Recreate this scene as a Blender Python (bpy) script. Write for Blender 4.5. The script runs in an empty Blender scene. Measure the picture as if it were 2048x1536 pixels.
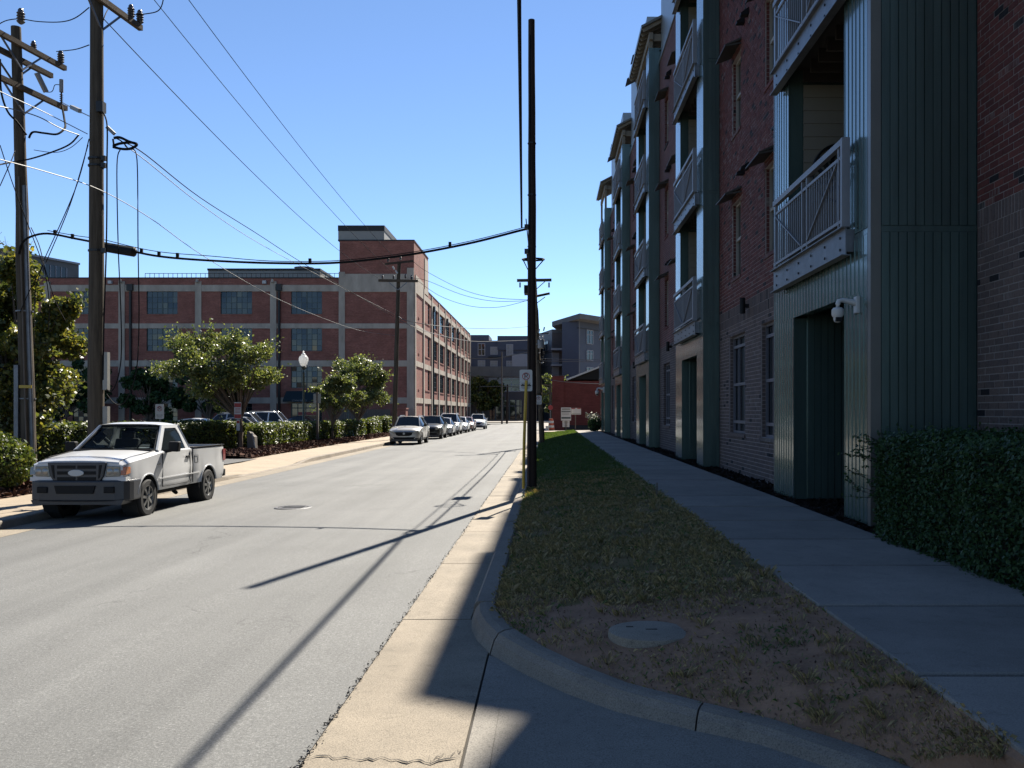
import bpy, math, random
import numpy as np
from mathutils import Vector
R = math.radians
rng = np.random.default_rng(7)
random.seed(7)
S = bpy.context.scene
COL = S.collection

# ------------------------------------------------------------------ camera, sky, sun, exposure
F, VX, VY, CH = 1780.0, 1096.0, 824.0, 1.78          # focal length in px of a 2048 px wide frame, vanishing point, eye height
cam = bpy.data.cameras.new('camera'); camo = bpy.data.objects.new('camera', cam); COL.objects.link(camo)
cam.sensor_width = 36; cam.lens = 36 * F / 2048
camo.location = (0, 0, CH); camo.rotation_euler = (R(90), 0, 0)
cam.shift_x = -(VX - 1024) / 2048; cam.shift_y = (VY - 768) / 2048
cam.clip_start = .05; cam.clip_end = 6000
S.camera = camo
SUNV = Vector((.268, .96, 1.0)).normalized()             # towards the sun
SUN_EL = math.asin(SUNV.z); SUN_AZ = math.atan2(SUNV.x, SUNV.y)
w = bpy.data.worlds.new('World'); S.world = w; w.use_nodes = True
nt = w.node_tree; sky = nt.nodes.new('ShaderNodeTexSky'); sky.sky_type = 'NISHITA'; sky.sun_disc = False
sky.sun_elevation = SUN_EL; sky.sun_rotation = SUN_AZ; sky.air_density = .75; sky.dust_density = .0; sky.ozone_density = 4.5; sky.altitude = 200
bgn = nt.nodes['Background']; bgn.inputs[1].default_value = .06
nt.links.new(sky.outputs[0], bgn.inputs[0])
sl = bpy.data.lights.new('sun', 'SUN'); sl.energy = 5.0; sl.angle = R(.53); sl.color = (1, .93, .82)
so = bpy.data.objects.new('sun', sl); COL.objects.link(so); so.location = (20, 60, 60)
so.rotation_euler = (-SUNV).to_track_quat('-Z', 'Y').to_euler()
S.view_settings.view_transform = 'Standard'; S.view_settings.look = 'None'; S.view_settings.gamma = 1
S.view_settings.exposure = 1.58; S.view_settings.use_curve_mapping = False
S.render.engine = 'CYCLES'
S.cycles.max_bounces = 8; S.cycles.transparent_max_bounces = 12

# ------------------------------------------------------------------ materials
def new_mat(name):
    m = bpy.data.materials.new(name); m.use_nodes = True
    n = m.node_tree; b = n.nodes['Principled BSDF']
    return m, n, b
def mixc(n, fac, a, b, mode='MIX'):
    x = n.nodes.new('ShaderNodeMix'); x.data_type = 'RGBA'; x.blend_type = mode
    for s, v in ((0, fac), (6, a), (7, b)):
        if hasattr(v, 'is_linked'): n.links.new(v, x.inputs[s])
        else: x.inputs[s].default_value = v if s == 0 else (*v[:3], 1)
    return x.outputs[2]
def mth(n, op, a, b=0.0, c=None):
    x = n.nodes.new('ShaderNodeMath'); x.operation = op
    for i, v in enumerate((a, b) if c is None else (a, b, c)):
        if hasattr(v, 'is_linked'): n.links.new(v, x.inputs[i])
        else: x.inputs[i].default_value = v
    return x.outputs[0]
def posn(n, scale=(1, 1, 1)):
    g = n.nodes.new('ShaderNodeNewGeometry')
    if scale == (1, 1, 1): return g.outputs['Position']
    v = n.nodes.new('ShaderNodeVectorMath'); v.operation = 'MULTIPLY'; v.inputs[1].default_value = scale
    n.links.new(g.outputs['Position'], v.inputs[0]); return v.outputs[0]
def noise(n, vec, scale, detail=4, rough=.6, dist=0):
    x = n.nodes.new('ShaderNodeTexNoise'); x.inputs['Scale'].default_value = scale; x.inputs['Detail'].default_value = detail
    x.inputs['Roughness'].default_value = rough; x.inputs['Distortion'].default_value = dist
    n.links.new(vec, x.inputs['Vector']); return x.outputs[0]
def ramp(n, fac, stops, interp='LINEAR'):
    x = n.nodes.new('ShaderNodeValToRGB'); x.color_ramp.interpolation = interp
    while len(x.color_ramp.elements) < len(stops): x.color_ramp.elements.new(.5)
    for e, (p, c) in zip(x.color_ramp.elements, stops):
        e.position = p; e.color = (*c, 1) if len(c) == 3 else c
    n.links.new(fac, x.inputs[0]); return x.outputs[0]
def g3(v): return (v, v, v)
def bumpn(n, b, h, strength, dist=.01):
    x = n.nodes.new('ShaderNodeBump'); x.inputs['Strength'].default_value = strength; x.inputs['Distance'].default_value = dist
    n.links.new(h, x.inputs['Height']); n.links.new(x.outputs[0], b.inputs['Normal'])
def rnd(n):
    g = n.nodes.new('ShaderNodeNewGeometry'); o = n.nodes.new('ShaderNodeObjectInfo')
    return mth(n, 'FRACT', mth(n, 'ADD', g.outputs['Random Per Island'], o.outputs['Random']))
def sc(c, k): return tuple(min(1, x * k) for x in c[:3])
ALB = .55                                                  # overall reflectance level, with the exposure above
def mat(name, col, rough=.7, metal=0, var=.25, vs=2.0, bump=0, bs=40, spec=.5, col2=None, rand=0, stretch=(1, 1, 1), coat=0, bd=.01, detail=5):
    m, n, b = new_mat(name); col = sc(col, ALB); col2 = sc(col2, ALB) if col2 else None
    p = posn(n, stretch)
    f = ramp(n, noise(n, p, vs, detail, .65), [(.32, g3(0)), (.68, g3(1))])
    c = mixc(n, f, col, col2 if col2 else sc(col, 1 - var))
    if rand:
        k = mth(n, 'MULTIPLY_ADD', rnd(n), 2 * rand, 1 - rand)
        cb = n.nodes.new('ShaderNodeCombineXYZ')
        for i in range(3): n.links.new(k, cb.inputs[i])
        c = mixc(n, 1.0, c, cb.outputs[0], 'MULTIPLY')
    n.links.new(c, b.inputs['Base Color'])
    b.inputs['Roughness'].default_value = rough; b.inputs['Metallic'].default_value = metal
    b.inputs['Specular IOR Level'].default_value = spec; b.inputs['Coat Weight'].default_value = coat; b.inputs['Coat Roughness'].default_value = .08
    if bump: bumpn(n, b, noise(n, p, bs, 4, .6), bump, bd)
    return m
M = {}
def asphalt(name, base):
    m, n, b = new_mat(name); p = posn(n); base = sc(base, ALB)
    agg = mth(n, 'MULTIPLY_ADD', noise(n, p, 60, 2, .6), .45, mth(n, 'MULTIPLY', noise(n, p, 130, 2, .8), .55))
    c = ramp(n, agg, [(.3, sc(base, .42)), (.44, sc(base, .82)), (.52, base), (.6, sc(base, 1.35)), (.69, sc(base, 2.2))])
    big = ramp(n, noise(n, p, .35, 5, .6), [(.3, g3(.86)), (.7, g3(1.1))])
    c = mixc(n, 1.0, c, big, 'MULTIPLY')
    trk = ramp(n, noise(n, posn(n, (1.3, .05, 1)), 1.1, 4, .55), [(.33, g3(.82)), (.66, g3(1.09))])   # worn wheel tracks and patches
    c = mixc(n, 1.0, c, trk, 'MULTIPLY')
    v = n.nodes.new('ShaderNodeTexVoronoi'); v.feature = 'DISTANCE_TO_EDGE'; v.inputs['Scale'].default_value = .16
    wv = n.nodes.new('ShaderNodeVectorMath'); wv.operation = 'ADD'
    nz = n.nodes.new('ShaderNodeTexNoise'); nz.inputs['Scale'].default_value = 1.6; nz.inputs['Detail'].default_value = 6
    n.links.new(p, nz.inputs['Vector']); n.links.new(p, wv.inputs[0]); n.links.new(nz.outputs[1], wv.inputs[1])
    n.links.new(wv.outputs[0], v.inputs['Vector'])
    cr = ramp(n, v.outputs[0], [(.0, g3(.62)), (.0035, g3(1))])
    gate = ramp(n, noise(n, p, .5, 3, .5), [(.5, g3(0)), (.56, g3(1))])
    c = mixc(n, gate, c, mixc(n, 1.0, c, cr, 'MULTIPLY'))
    n.links.new(c, b.inputs['Base Color']); b.inputs['Roughness'].default_value = .82; b.inputs['Specular IOR Level'].default_value = .35
    bumpn(n, b, agg, .55, .006)
    return m
def concrete(name, base, dark=.6, speck=0.5, rand=.06):
    m, n, b = new_mat(name); p = posn(n); base = sc(base, ALB)
    a = noise(n, p, 1.1, 7, .7); s = noise(n, p, 120, 2, .7)
    c = mixc(n, ramp(n, a, [(.3, g3(0)), (.72, g3(1))]), sc(base, dark), base)
    c = mixc(n, 1.0, c, ramp(n, s, [(.28, g3(1 - speck)), (.5, g3(1)), (.7, g3(1 + speck * .5))]), 'MULTIPLY')
    st = ramp(n, noise(n, p, 7, 6, .75), [(.28, g3(.72)), (.45, g3(1))])
    c = mixc(n, 1.0, c, st, 'MULTIPLY')
    k = mth(n, 'MULTIPLY_ADD', rnd(n), 2 * rand, 1 - rand)
    cb = n.nodes.new('ShaderNodeCombineXYZ')
    for i in range(3): n.links.new(k, cb.inputs[i])
    c = mixc(n, 1.0, c, cb.outputs[0], 'MULTIPLY')
    n.links.new(c, b.inputs['Base Color']); b.inputs['Roughness'].default_value = .85; b.inputs['Specular IOR Level'].default_value = .3
    bumpn(n, b, s, .35, .004)
    return m
def brick_single(name, cols, dark=(.022, .022, .027), pale=(.30, .27, .25), pd=.07, pp=.16):
    """colour of one brick: by its own random number, with pale lime streaks on some"""
    m, n, b = new_mat(name); p = posn(n); r = rnd(n); cols = [sc(c, ALB) for c in cols]; dark = sc(dark, ALB); pale = sc(pale, ALB)
    c = ramp(n, r, [(0, cols[0]), (.3, cols[1]), (.6, cols[2]), (1 - pd, cols[0])], 'LINEAR')
    c = mixc(n, mth(n, 'GREATER_THAN', r, 1 - pd), c, dark)
    r2 = mth(n, 'FRACT', mth(n, 'MULTIPLY', r, 37.7))
    big = ramp(n, noise(n, p, .8, 3, .5), [(.45, g3(0)), (.62, g3(1))])
    lim = mth(n, 'MULTIPLY', mth(n, 'GREATER_THAN', r2, 1 - pp), ramp(n, noise(n, posn(n, (14, 14, 1.5)), 2.2, 3, .6), [(.42, g3(0)), (.6, g3(.75))]))
    c = mixc(n, mth(n, 'MULTIPLY', lim, mth(n, 'MULTIPLY_ADD', big, .8, .2)), c, pale)
    c = mixc(n, 1.0, c, ramp(n, noise(n, p, 45, 4, .7), [(.3, g3(.75)), (.7, g3(1.2))]), 'MULTIPLY')
    n.links.new(c, b.inputs['Base Color']); b.inputs['Roughness'].default_value = .85; b.inputs['Specular IOR Level'].default_value = .25
    bumpn(n, b, noise(n, p, 60, 3, .7), .5, .006)
    return m
def brick_field(name, c1, c2, mortar, bw=.213, bh=.0813, low=None, zlow=0):
    """brickwork too far off to tell the bricks apart; for upright walls along x or y"""
    m, n, b = new_mat(name); p = posn(n)
    s = n.nodes.new('ShaderNodeSeparateXYZ'); n.links.new(p, s.inputs[0])
    cb = n.nodes.new('ShaderNodeCombineXYZ'); n.links.new(mth(n, 'ADD', s.outputs[0], s.outputs[1]), cb.inputs[0]); n.links.new(s.outputs[2], cb.inputs[1])
    def bt(a, d):
        t = n.nodes.new('ShaderNodeTexBrick'); n.links.new(cb.outputs[0], t.inputs['Vector'])
        t.inputs['Color1'].default_value = (*sc(a, ALB), 1); t.inputs['Color2'].default_value = (*sc(d, ALB), 1); t.inputs['Mortar'].default_value = (*sc(mortar, ALB), 1)
        t.inputs['Scale'].default_value = 1; t.inputs['Brick Width'].default_value = bw; t.inputs['Row Height'].default_value = bh
        t.inputs['Mortar Size'].default_value = bh * .075; t.inputs['Bias'].default_value = -.1
        return t
    t = bt(c1, c2); c = t.outputs[0]
    if low:
        c = mixc(n, mth(n, 'LESS_THAN', s.outputs[2], zlow), c, bt(*low).outputs[0])
    c = mixc(n, 1.0, c, ramp(n, noise(n, p, .55, 6, .68), [(.28, g3(.72)), (.72, g3(1.2))]), 'MULTIPLY')
    c = mixc(n, 1.0, c, ramp(n, noise(n, posn(n, (.7, .7, 9)), 1.0, 4, .6), [(.3, g3(.82)), (.7, g3(1.12))]), 'MULTIPLY')
    n.links.new(c, b.inputs['Base Color']); b.inputs['Roughness'].default_value = .88; b.inputs['Specular IOR Level'].default_value = .2
    bumpn(n, b, t.outputs[1], -.4, .008)
    return m
def leafmat(name, cols, trans=.35, rough=.45, spec=.5):
    m, n, b = new_mat(name); r = rnd(n)
    c = ramp(n, r, [(i / (len(cols) - 1), x) for i, x in enumerate(cols)])
    n.links.new(c, b.inputs['Base Color']); b.inputs['Roughness'].default_value = rough; b.inputs['Specular IOR Level'].default_value = spec
    t = n.nodes.new('ShaderNodeBsdfTranslucent'); n.links.new(mixc(n, 1.0, c, (1.45, 1.35, .7) if 'globe' not in name else (1, 1, 1), 'MULTIPLY'), t.inputs[0])
    x = n.nodes.new('ShaderNodeMixShader'); x.inputs[0].default_value = trans
    n.links.new(b.outputs[0], x.inputs[1]); n.links.new(t.outputs[0], x.inputs[2])
    n.links.new(x.outputs[0], n.nodes['Material Output'].inputs[0])
    return m
def glassmat(name, tint=(.5, .55, .55), clear=.5, rough=.02, base=(.01, .013, .015)):
    m, n, b = new_mat(name)
    b.inputs['Base Color'].default_value = (*base, 1); b.inputs['Roughness'].default_value = rough; b.inputs['Specular IOR Level'].default_value = .5
    if clear:
        t = n.nodes.new('ShaderNodeBsdfTransparent'); t.inputs[0].default_value = (*tint, 1)
        x = n.nodes.new('ShaderNodeMixShader'); fr = n.nodes.new('ShaderNodeFresnel'); fr.inputs[0].default_value = 1.5
        n.links.new(mth(n, 'MAXIMUM', mth(n, 'MULTIPLY_ADD', fr.outputs[0], 1.0, .02), 1 - clear), x.inputs[0])
        n.links.new(t.outputs[0], x.inputs[1]); n.links.new(b.outputs[0], x.inputs[2]); n.links.new(x.outputs[0], n.nodes['Material Output'].inputs[0])
    return m
M['asphalt'] = asphalt('asphalt', (.185, .186, .178)); M['lot'] = asphalt('lot_asphalt', (.1, .1, .1))
M['gutter'] = concrete('gutter_concrete', (.42, .355, .265), .62, .6); M['walk'] = concrete('sidewalk_concrete', (.41, .37, .32), .66, .32, .1)
M['kerb'] = concrete('kerb_concrete', (.40, .34, .27), .6, .5); M['leftwalk'] = concrete('left_sidewalk_concrete', (.52, .42, .30), .75, .3)
M['apron'] = concrete('apron_concrete', (.36, .33, .28), .75, .55); M['lid'] = concrete('lid_concrete', (.44, .375, .29), .6, .5)
M['dirt'] = mat('dirt', (.52, .30, .185), .95, 0, .4, 3, .8, 30, .2, bd=.02)
M['soil'] = mat('grass_soil', (.34, .235, .12), .95, 0, .4, 2.5, .8, 40, .1, col2=(.18, .15, .06), bd=.02)
M['mulch'] = mat('mulch', (.12, .06, .04), .95, 0, .6, 9, 1, 30, .1, col2=(.2, .12, .09), bd=.05)
M['mulchdark'] = mat('dark_mulch', (.045, .035, .03), .95, 0, .6, 12, 1, 35, .1, bd=.04)
M['chip'] = mat('bark_chip', (.17, .09, .065), .9, 0, .3, 3, 0, 1, .1, rand=.55)
M['earth'] = mat('earth', (.16, .14, .10), .95, 0, .3, .05)
M['joint'] = mat('joint_dirt', (.05, .042, .033), .95)
M['mortar'] = mat('mortar', (.50, .43, .42), .95, 0, .25, 6, .3, 80); M['mortarlow'] = mat('mortar_low', (.40, .365, .355), .95, 0, .25, 6, .3, 80)
M['redbrick'] = brick_single('red_brick', [(.165, .055, .05), (.205, .068, .058), (.13, .045, .043)], pd=.05)
M['brownbrick'] = brick_single('brown_brick', [(.17, .13, .12), (.20, .15, .135), (.14, .11, .105)], pd=.03, pp=.05)
M['rb_far'] = brick_field('apartment_brickwork', (.175, .058, .052), (.125, .045, .043), (.34, .30, .29), low=((.13, .1, .095), (.1, .08, .078)), zlow=4.17)
M['mill_brick'] = brick_field('mill_brickwork', (.46, .175, .13), (.33, .115, .085), (.38, .26, .21), .203, .0677)
M['shop_brick'] = brick_field('painted_red_brickwork', (.26, .072, .058), (.21, .058, .047), (.17, .06, .05), .203, .0677)
M['millconc'] = mat('mill_concrete', (.74, .64, .52), .9, 0, .35, .9, .2, 20, .2, stretch=(1, 1, .35))
M['panel'] = mat('teal_metal_panel', (.18, .275, .25), .26, .6, .3, 1.6, 0, 1, .7, rand=.1, coat=.5, stretch=(3, 3, .3))
M['trimdark'] = mat('bronze_trim', (.21, .205, .18), .4, .2, .15, 2, coat=.2)
M['lightmetal'] = mat('pale_metal_cladding', (.42, .47, .50), .4, .4, .1, 2)
M['steel'] = mat('galvanised_steel', (.27, .285, .31), .45, .55, .35, 5, .1, 30)
M['railing'] = mat('railing_paint', (.30, .31, .34), .5, .2, .1, 4)
M['creamsiding'] = mat('cream_siding', (.24, .22, .17), .7, 0, .12, 1)
M['timber'] = mat('porch_timber', (.33, .29, .22), .75, 0, .25, 3, stretch=(1, 1, .3)); M['darkwood'] = mat('dark_joist', (.05, .04, .033), .8, 0, .3, 4)
M['awning'] = mat('awning_metal', (.07, .065, .055), .6, .1, .15, 3)
M['black'] = mat('black_paint', (.012, .012, .013), .6, spec=.2); M['blackiron'] = mat('black_iron', (.02, .02, .02), .45, .3)
M['winframe'] = mat('window_frame_grey', (.2, .2, .235), .5); M['creamframe'] = mat('window_frame_cream', (.45, .42, .36), .6)
M['glassdark'] = glassmat('dark_window_glass', clear=0); M['glassblue'] = glassmat('blue_window_glass', clear=0, base=(.006, .014, .018), rough=.03)
M['carglass'] = glassmat('car_glass', (.62, .68, .68), .86); M['carglassdark'] = glassmat('tinted_car_glass', clear=0, rough=.03)
M['pole'] = mat('weathered_pole_wood', (.165, .135, .10), .9, 0, .55, 3, .6, 14, .15, stretch=(6, 6, .35), bd=.015)
M['poledark'] = mat('creosote_pole_wood', (.055, .038, .032), .85, 0, .5, 3, .6, 14, .2, stretch=(6, 6, .35), bd=.015)
M['arm'] = mat('crossarm_wood', (.2, .155, .115), .9, 0, .5, 4, .4, 20, .15, stretch=(4, 1, 4))
M['insul'] = mat('insulator_glaze', (.10, .095, .10), .25, 0, .2, 4); M['pale'] = mat('pale_polymer', (.42, .42, .42), .5)
M['wire'] = mat('black_cable', (.012, .012, .013), .85, spec=.15); M['wirealu'] = mat('bare_conductor', (.17, .17, .165), .6, .2); M['wirecop'] = mat('weathered_conductor', (.03, .034, .04), .9, 0, spec=.1)
M['white'] = mat('white_paint', (.72, .72, .70), .45, 0, .06, 2); M['signwhite'] = mat('sign_white', (.74, .74, .72), .5, 0, .08, 5)
M['signred'] = mat('sign_red', (.5, .04, .035), .5); M['signblack'] = mat('sign_black', (.015, .015, .015), .5); M['yellow'] = mat('yellow_sleeve', (.62, .42, .02), .45, 0, .15, 5)
M['signback'] = mat('sign_back', (.45, .44, .40), .5, .3); M['orange'] = mat('barrel_orange', (.6, .1, .03), .5); M['greypost'] = mat('weathered_post', (.2, .17, .14), .85, 0, .3, 5, stretch=(4, 4, .4))
M['green'] = mat('dark_green_paint', (.025, .06, .06), .4); M['awngreen'] = mat('awning_canvas', (.008, .035, .045), .85)
M['globe'] = leafmat('opal_globe', [(.8, .8, .78), (.8, .8, .78)], .65, .3); M['roofdark'] = mat('dark_roof_edge', (.02, .022, .026), .7)
M['truckwhite'] = mat('old_white_car_paint', (.82, .83, .84), .32, 0, .1, 1.6, .0, 1, .5, coat=.35, detail=8); M['bumper'] = mat('grey_bumper_plastic', (.035, .04, .052), .4)
M['rubber'] = mat('tyre_rubber', (.022, .022, .022), .85, 0, .25, 30); M['chrome'] = mat('wheel_silver', (.42, .42, .41), .35, .7, .15, 10); M['seat'] = mat('dark_seat', (.045, .045, .05), .8)
M['headlamp'] = mat('hazy_headlamp', (.38, .37, .31), .2, .1, .35, 14, coat=.7); M['amber'] = mat('amber_lens', (.75, .2, .015), .25, coat=.5); M['redlens'] = mat('red_lens', (.45, .02, .02), .25, coat=.5)
M['castiron'] = mat('worn_cast_iron', (.13, .125, .12), .55, .3, .5, 20); M['under'] = mat('underbody_black', (.012, .012, .012), .9)
for k, c in dict(beige=(.66, .63, .58), blackcar=(.016, .018, .02), silver=(.6, .61, .64), whitecar=(1., 1., 1.), rose=(.5, .28, .24), navy=(.03, .04, .07)).items():
    M[k] = mat(k + '_car_paint', c, .3, .25 if k not in ('whitecar',) else 0, .05, 2, coat=.6)
M['leafbright'] = leafmat('sunny_leaf', [(.04, .062, .024), (.07, .098, .038), (.11, .138, .052), (.17, .185, .065)], .45, .42)
M['leafdense'] = leafmat('dense_tree_leaf', [(.035, .052, .016), (.062, .08, .022), (.10, .12, .03), (.23, .195, .035)], .45, .42)
M['leafhedge'] = leafmat('hedge_leaf', [(.026, .045, .014), (.048, .074, .02), (.08, .105, .026), (.13, .145, .03)], .36, .48, .35)
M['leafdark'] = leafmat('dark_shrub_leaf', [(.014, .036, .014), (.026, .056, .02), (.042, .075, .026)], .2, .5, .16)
M['flower'] = mat('cream_flower', (.7, .68, .5), .7, rand=.2)
M['bark'] = mat('tree_bark', (.24, .2, .165), .9, 0, .4, 8, .6, 25, .1, stretch=(3, 3, .6)); M['hedgecore'] = mat('hedge_twigs', (.02, .022, .012), .95)
M['grassgreen'] = leafmat('green_grass_blade', [(.03, .06, .014), (.05, .09, .02), (.08, .115, .028)], .35, .6)
M['grassdry'] = leafmat('dry_grass_blade', [(.10, .08, .032), (.21, .155, .07), (.33, .245, .12), (.09, .10, .03)], .25, .6)
M['navyside'] = mat('navy_siding', (.09, .105, .155), .7, 0, .15, .3); M['greyside'] = mat('grey_siding', (.24, .24, .26), .7, 0, .12, .3); M['paleside'] = mat('pale_grey_siding', (.45, .45, .49), .7, 0, .1, .3)
M['garageconc'] = mat('garage_concrete', (.22, .21, .205), .85, 0, .25, .5); M['brownwall'] = mat('brown_render', (.15, .125, .125), .85, 0, .2, .5)
M['penthouse'] = mat('penthouse_panel', (.42, .41, .38), .8, 0, .15, .6)
M['curtain'] = mat('window_blind', (.45, .45, .44), .8)

# ------------------------------------------------------------------ mesh helpers
WL = {}
class MB:
    def __init__(s): s.v = []; s.f = []; s.mi = []; s.m = 0
    def quad(s, *p):
        k = len(s.v); s.v += [tuple(q) for q in p]; s.f.append(tuple(range(k, k + len(p)))); s.mi.append(s.m); return s
    def box(s, x0, x1, y0, y1, z0, z1, skip=''):
        if x0 > x1: x0, x1 = x1, x0
        if y0 > y1: y0, y1 = y1, y0
        k = len(s.v)
        s.v += [(x0, y0, z0), (x1, y0, z0), (x1, y1, z0), (x0, y1, z0), (x0, y0, z1), (x1, y0, z1), (x1, y1, z1), (x0, y1, z1)]
        for nm, f in (('b', (0, 3, 2, 1)), ('t', (4, 5, 6, 7)), ('f', (0, 1, 5, 4)), ('r', (1, 2, 6, 5)), ('k', (2, 3, 7, 6)), ('l', (3, 0, 4, 7))):
            if nm not in skip: s.f.append(tuple(k + i for i in f)); s.mi.append(s.m)
        return s
    def beam(s, p, q, w, h, up=(0, 0, 1)):
        p, q = Vector(p), Vector(q); d = (q - p).normalized(); u = Vector(up)
        a = d.cross(u)
        if a.length < 1e-4: a = d.cross(Vector((0, 1, 0)))
        a.normalize(); b = a.cross(d).normalized(); a *= w / 2; b *= h / 2; k = len(s.v)
        s.v += [tuple(c + sa * a + sb * b) for c in (p, q) for sa, sb in ((-1, -1), (1, -1), (1, 1), (-1, 1))]
        for f in ((0, 1, 5, 4), (1, 2, 6, 5), (2, 3, 7, 6), (3, 0, 4, 7), (3, 2, 1, 0), (4, 5, 6, 7)):
            s.f.append(tuple(k + i for i in f)); s.mi.append(s.m)
        return s
    def tube(s, pts, r, n=8, caps=True):
        pts = [Vector(p) for p in pts]; rs = r if isinstance(r, (list, tuple)) else [r] * len(pts); k = len(s.v)
        ref = Vector((0, 0, 1)); 
        for i, p in enumerate(pts):
            d = (pts[min(i + 1, len(pts) - 1)] - pts[max(i - 1, 0)]).normalized()
            a = d.cross(ref)
            if a.length < .05: a = d.cross(Vector((0, 1, 0)))
            a.normalize(); b = a.cross(d)
            s.v += [tuple(p + rs[i] * (math.cos(t) * a + math.sin(t) * b)) for t in [2 * math.pi * j / n for j in range(n)]]
        for i in range(len(pts) - 1):
            for j in range(n):
                s.f.append((k + i * n + j, k + i * n + (j + 1) % n, k + (i + 1) * n + (j + 1) % n, k + (i + 1) * n + j)); s.mi.append(s.m)
        if caps:
            s.f.append(tuple(k + j for j in reversed(range(n)))); s.mi.append(s.m)
            e = k + (len(pts) - 1) * n; s.f.append(tuple(e + j for j in range(n))); s.mi.append(s.m)
        return s
    def lathe(s, c, prof, n=16, axis='z', caps=True):
        """prof: (radius, height) pairs"""
        k = len(s.v)
        for r, h in prof:
            for j in range(n):
                t = 2 * math.pi * j / n; a, b = r * math.cos(t), r * math.sin(t)
                o = (a, b, h) if axis == 'z' else ((h, a, b) if axis == 'x' else (a, h, b))
                s.v.append((c[0] + o[0], c[1] + o[1], c[2] + o[2]))
        for i in range(len(prof) - 1):
            for j in range(n):
                s.f.append((k + i * n + j, k + i * n + (j + 1) % n, k + (i + 1) * n + (j + 1) % n, k + (i + 1) * n + j)); s.mi.append(s.m)
        for i, rev in ((0, True), (len(prof) - 1, False)):
            if caps and prof[i][0] > 1e-6:
                ring = [k + i * n + j for j in range(n)]
                s.f.append(tuple(reversed(ring)) if rev else tuple(ring)); s.mi.append(s.m)
        return s
    def prism(s, poly, axis, d0, d1):
        """poly in 2-D, extruded along an axis: axis x -> (y,z), y -> (x,z), z -> (x,y)"""
        def P(u, v, d): return {'x': (d, u, v), 'y': (u, d, v), 'z': (u, v, d)}[axis]
        k = len(s.v); n = len(poly)
        s.v += [P(u, v, d0) for u, v in poly] + [P(u, v, d1) for u, v in poly]
        s.f.append(tuple(k + i for i in reversed(range(n)))); s.f.append(tuple(k + n + i for i in range(n))); s.mi += [s.m] * 2
        for i in range(n):
            j = (i + 1) % n; s.f.append((k + i, k + j, k + n + j, k + n + i)); s.mi.append(s.m)
        return s
    def build(s, name, mats, parent=None, smooth=False, at=None, bevel=0):
        """links the collected shapes as ONE mesh object; shapes are in world coordinates unless at is given"""
        o0 = WL.get(parent.name, Vector()) if parent else (Vector(at) if at else Vector())
        me = bpy.data.meshes.new(name)
        me.from_pydata([(x - o0[0], y - o0[1], z - o0[2]) for x, y, z in s.v], [], s.f)
        ms = mats if isinstance(mats, list) else [mats]
        for m in ms: me.materials.append(M[m] if isinstance(m, str) else m)
        if len(ms) > 1: me.polygons.foreach_set('material_index', s.mi)
        if smooth: me.polygons.foreach_set('use_smooth', [True] * len(s.f))
        me.update()
        o = bpy.data.objects.new(name, me); COL.objects.link(o)
        if parent: o.parent = parent
        else: o.location = o0
        WL[o.name] = o0.copy()
        if bevel:
            b = o.modifiers.new('bevel', 'BEVEL'); b.width = bevel; b.segments = 2; b.limit_method = 'ANGLE'; b.angle_limit = R(40)
        if smooth:
            o.data.set_sharp_from_angle(angle=R(smooth if smooth is not True else 40))
        return o
def tag(o, label, cat=None, group=None, kind=None):
    if label: o['label'] = label
    if cat: o['category'] = cat
    if group: o['group'] = group
    if kind: o['kind'] = kind
    return o
def thing(name, loc, label, cat, group=None, rz=0):
    o = bpy.data.objects.new(name, None); COL.objects.link(o); o.location = loc; o.rotation_euler = (0, 0, rz)
    o.empty_display_size = .2; WL[o.name] = Vector(loc); return tag(o, label, cat, group)
def struct(o): o['kind'] = 'structure'; return o
def piece(name, me, parent, loc, scale=None):
    o = bpy.data.objects.new(name, me); COL.objects.link(o); o.parent = parent; p0 = WL[parent.name]
    o.location = (loc[0] - p0[0], loc[1] - p0[1], loc[2] - p0[2])
    if scale: o.scale = scale
    return o
def at(px, py, Y): return Vector(((px - VX) * Y / F, Y, CH - (py - VY) * Y / F))     # the point at distance Y that the photograph shows at a pixel
def npmesh(name, V, nv, mats, parent=None, loc=(0, 0, 0), mi=None, smooth=False):
    """V: (n*nv,3) corners of n separate faces"""
    n = len(V) // nv; o0 = WL.get(parent.name, Vector()) if parent else Vector(loc)
    me = bpy.data.meshes.new(name); me.vertices.add(len(V)); me.vertices.foreach_set('co', (V - np.array(o0)).astype(np.float32).ravel())
    me.loops.add(n * nv); me.loops.foreach_set('vertex_index', np.arange(n * nv, dtype=np.int32))
    me.polygons.add(n); me.polygons.foreach_set('loop_start', np.arange(0, n * nv, nv, dtype=np.int32))
    for m in (mats if isinstance(mats, list) else [mats]): me.materials.append(M[m])
    if mi is not None: me.polygons.foreach_set('material_index', mi)
    me.update(calc_edges=True)
    o = bpy.data.objects.new(name, me); COL.objects.link(o)
    if parent: o.parent = parent
    else: o.location = o0
    WL[o.name] = Vector(o0); return o
def leaves(P, size, up=.35, aspect=1.7, outward=None):
    """P (n,3) leaf centres -> corner array of leaf shaped quads, folded about a random direction"""
    n = len(P); d = rng.normal(size=(n, 3)); 
    if outward is not None: d = d * .9 + outward * .9
    d[:, 2] += up; d /= np.linalg.norm(d, axis=1)[:, None] + 1e-9
    t = rng.normal(size=(n, 3)); t -= (t * d).sum(1)[:, None] * d; t /= np.linalg.norm(t, axis=1)[:, None] + 1e-9
    b = np.cross(d, t); s = (size * rng.uniform(.65, 1.3, n))[:, None]
    L = t * s * aspect * .5; W = b * s * .5
    return np.stack([P - L, P + W - L * .1, P + L, P - W - L * .1], 1).reshape(-1, 3)
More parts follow.
